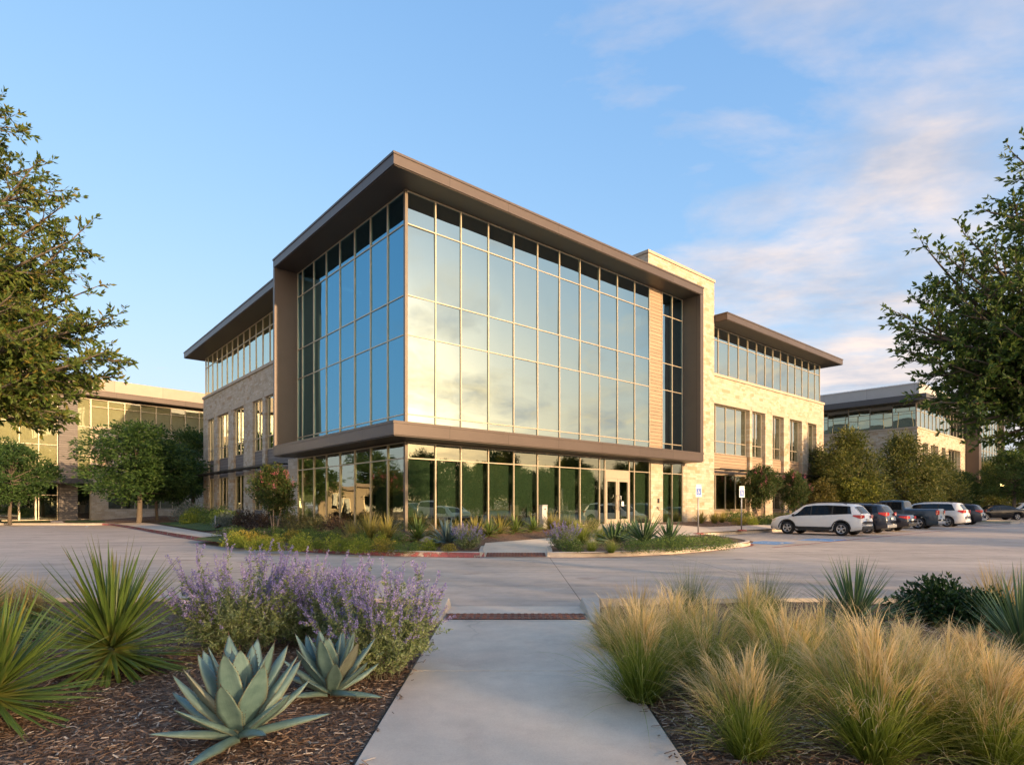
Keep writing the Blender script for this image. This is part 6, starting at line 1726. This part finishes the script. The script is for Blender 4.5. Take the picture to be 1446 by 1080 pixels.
# how near the sun's side of the sky (0..1)
side = wm('ADD', wm('MULTIPLY', wm('ADD', wm('MULTIPLY', dx, sx), wm('MULTIPLY', dy, sy)), 0.5), 0.5, None, True)
lowsky = wm('POWER', wm('SUBTRACT', 1.0, zc), 4.0)
# warm dusty air low on the sun's side, faint pink low elsewhere
warm = wm('MULTIPLY', wm('MULTIPLY', wm('POWER', side, 3.0), lowsky), 1.25, None, True)
base = wmix(warm, base, (GAIN * 1.35, GAIN * 0.88, GAIN * 0.32))
pink = wm('MULTIPLY', wm('POWER', wm('SUBTRACT', 1.0, zc), 9.0), 0.50)
base = wmix(pink, base, (GAIN * 0.60, GAIN * 0.52, GAIN * 0.53))
glow = wm('MULTIPLY', wm('POWER', side, 30.0), wm('POWER', wm('SUBTRACT', 1.0, zc), 1.6), None, True)
base = wmix(glow, base, (GAIN * 19.0, GAIN * 13.2, GAIN * 7.4))  # sun-side sky brightened out of view, added as fill for the foreground
# wispy cloud sheet
den = wm('ADD', zc, 0.10)
px_ = wm('DIVIDE', dx, den); py_ = wm('DIVIDE', dy, den)
cv = wn('ShaderNodeCombineXYZ'); t.links.new(px_, cv.inputs[0]); t.links.new(py_, cv.inputs[1])
mp = wn('ShaderNodeMapping'); mp.inputs['Rotation'].default_value = (0, 0, 0.5); mp.inputs['Scale'].default_value = (0.85, 1.25, 1); mp.inputs['Location'].default_value = (CLX, CLY, 0)
t.links.new(cv.outputs[0], mp.inputs[0])
n1 = wn('ShaderNodeTexNoise', Scale=1.9, Detail=9, Roughness=0.58, Distortion=0.25); t.links.new(mp.outputs[0], n1.inputs['Vector'])
n2 = wn('ShaderNodeTexNoise', Scale=0.55, Detail=3, Roughness=0.5); t.links.new(mp.outputs[0], n2.inputs['Vector'])
dens = wm('ADD', wm('MULTIPLY', n1.outputs['Fac'], 0.62), wm('MULTIPLY', n2.outputs['Fac'], 0.5))
# more cloud toward the right and low, clear overhead and left
pres = wm('SUBTRACT', wm('MINIMUM', wm('MULTIPLY_ADD', side, 0.66, -0.125), 0.105), wm('MULTIPLY', wm('SUBTRACT', side, 0.62, None, True), 0.28))
pres = wm('SUBTRACT', pres, wm('MULTIPLY', zc, 0.20))
cl = wm('MULTIPLY', wm('ADD', wm('SUBTRACT', dens, 0.515), pres), 5.6, None, True)
cl = wm('MULTIPLY', cl, wm('MULTIPLY', wm('MULTIPLY', zc, 7.0, None, True), 0.85))
shade = wn('ShaderNodeTexNoise', Scale=2.4, Detail=5, Roughness=0.6); t.links.new(mp.outputs[0], shade.inputs['Vector'])
sh = wm('MULTIPLY', wm('SUBTRACT', shade.outputs['Fac'], 0.36), 3.2, None, True)
lit = wmix(wm('POWER', side, 3.0), (GAIN * 0.90, GAIN * 0.74, GAIN * 0.66), (GAIN * 1.45, GAIN * 1.02, GAIN * 0.52))
ccol = wmix(sh, (GAIN * 0.46, GAIN * 0.47, GAIN * 0.54), lit)
base = wmix(cl, base, ccol)
t.links.new(base, bg.inputs['Color']); bg.inputs['Strength'].default_value = 0.1

sd = bpy.data.lights.new('sun', 'SUN'); sd.energy = 1.42; sd.angle = R(0.6); sd.color = (1.0, 0.67, 0.37)
so = bpy.data.objects.new('sun', sd); COL.objects.link(so)
dirv = Vector((math.sin(R(SUN_AZ)) * math.cos(R(SUN_EL)), math.cos(R(SUN_AZ)) * math.cos(R(SUN_EL)), math.sin(R(SUN_EL))))
so.rotation_euler = dirv.to_track_quat('Z', 'Y').to_euler(); so.location = (60, -40, 30)

cd = bpy.data.cameras.new('camera'); cd.sensor_width = 36.0; cd.lens = 36.0 * F_PX / 1446.0
cd.shift_y = (HYP - 540.0) / 1446.0; cd.clip_start = 0.05; cd.clip_end = 3000
co = bpy.data.objects.new('camera', cd); co.location = (0, 0, EYE); co.rotation_euler = (math.pi / 2, 0, 0); COL.objects.link(co)
SC.camera = co
SC.view_settings.view_transform = 'Standard'; SC.view_settings.look = 'None'; SC.view_settings.exposure = 2.42; SC.view_settings.gamma = 1.0
SC.render.engine = 'CYCLES'
SC.cycles.max_bounces = 8; SC.cycles.transparent_max_bounces = 12; SC.cycles.use_denoising = True
SC.cycles.sample_clamp_indirect = 6.0
SC.render.resolution_x, SC.render.resolution_y = 1024, 764
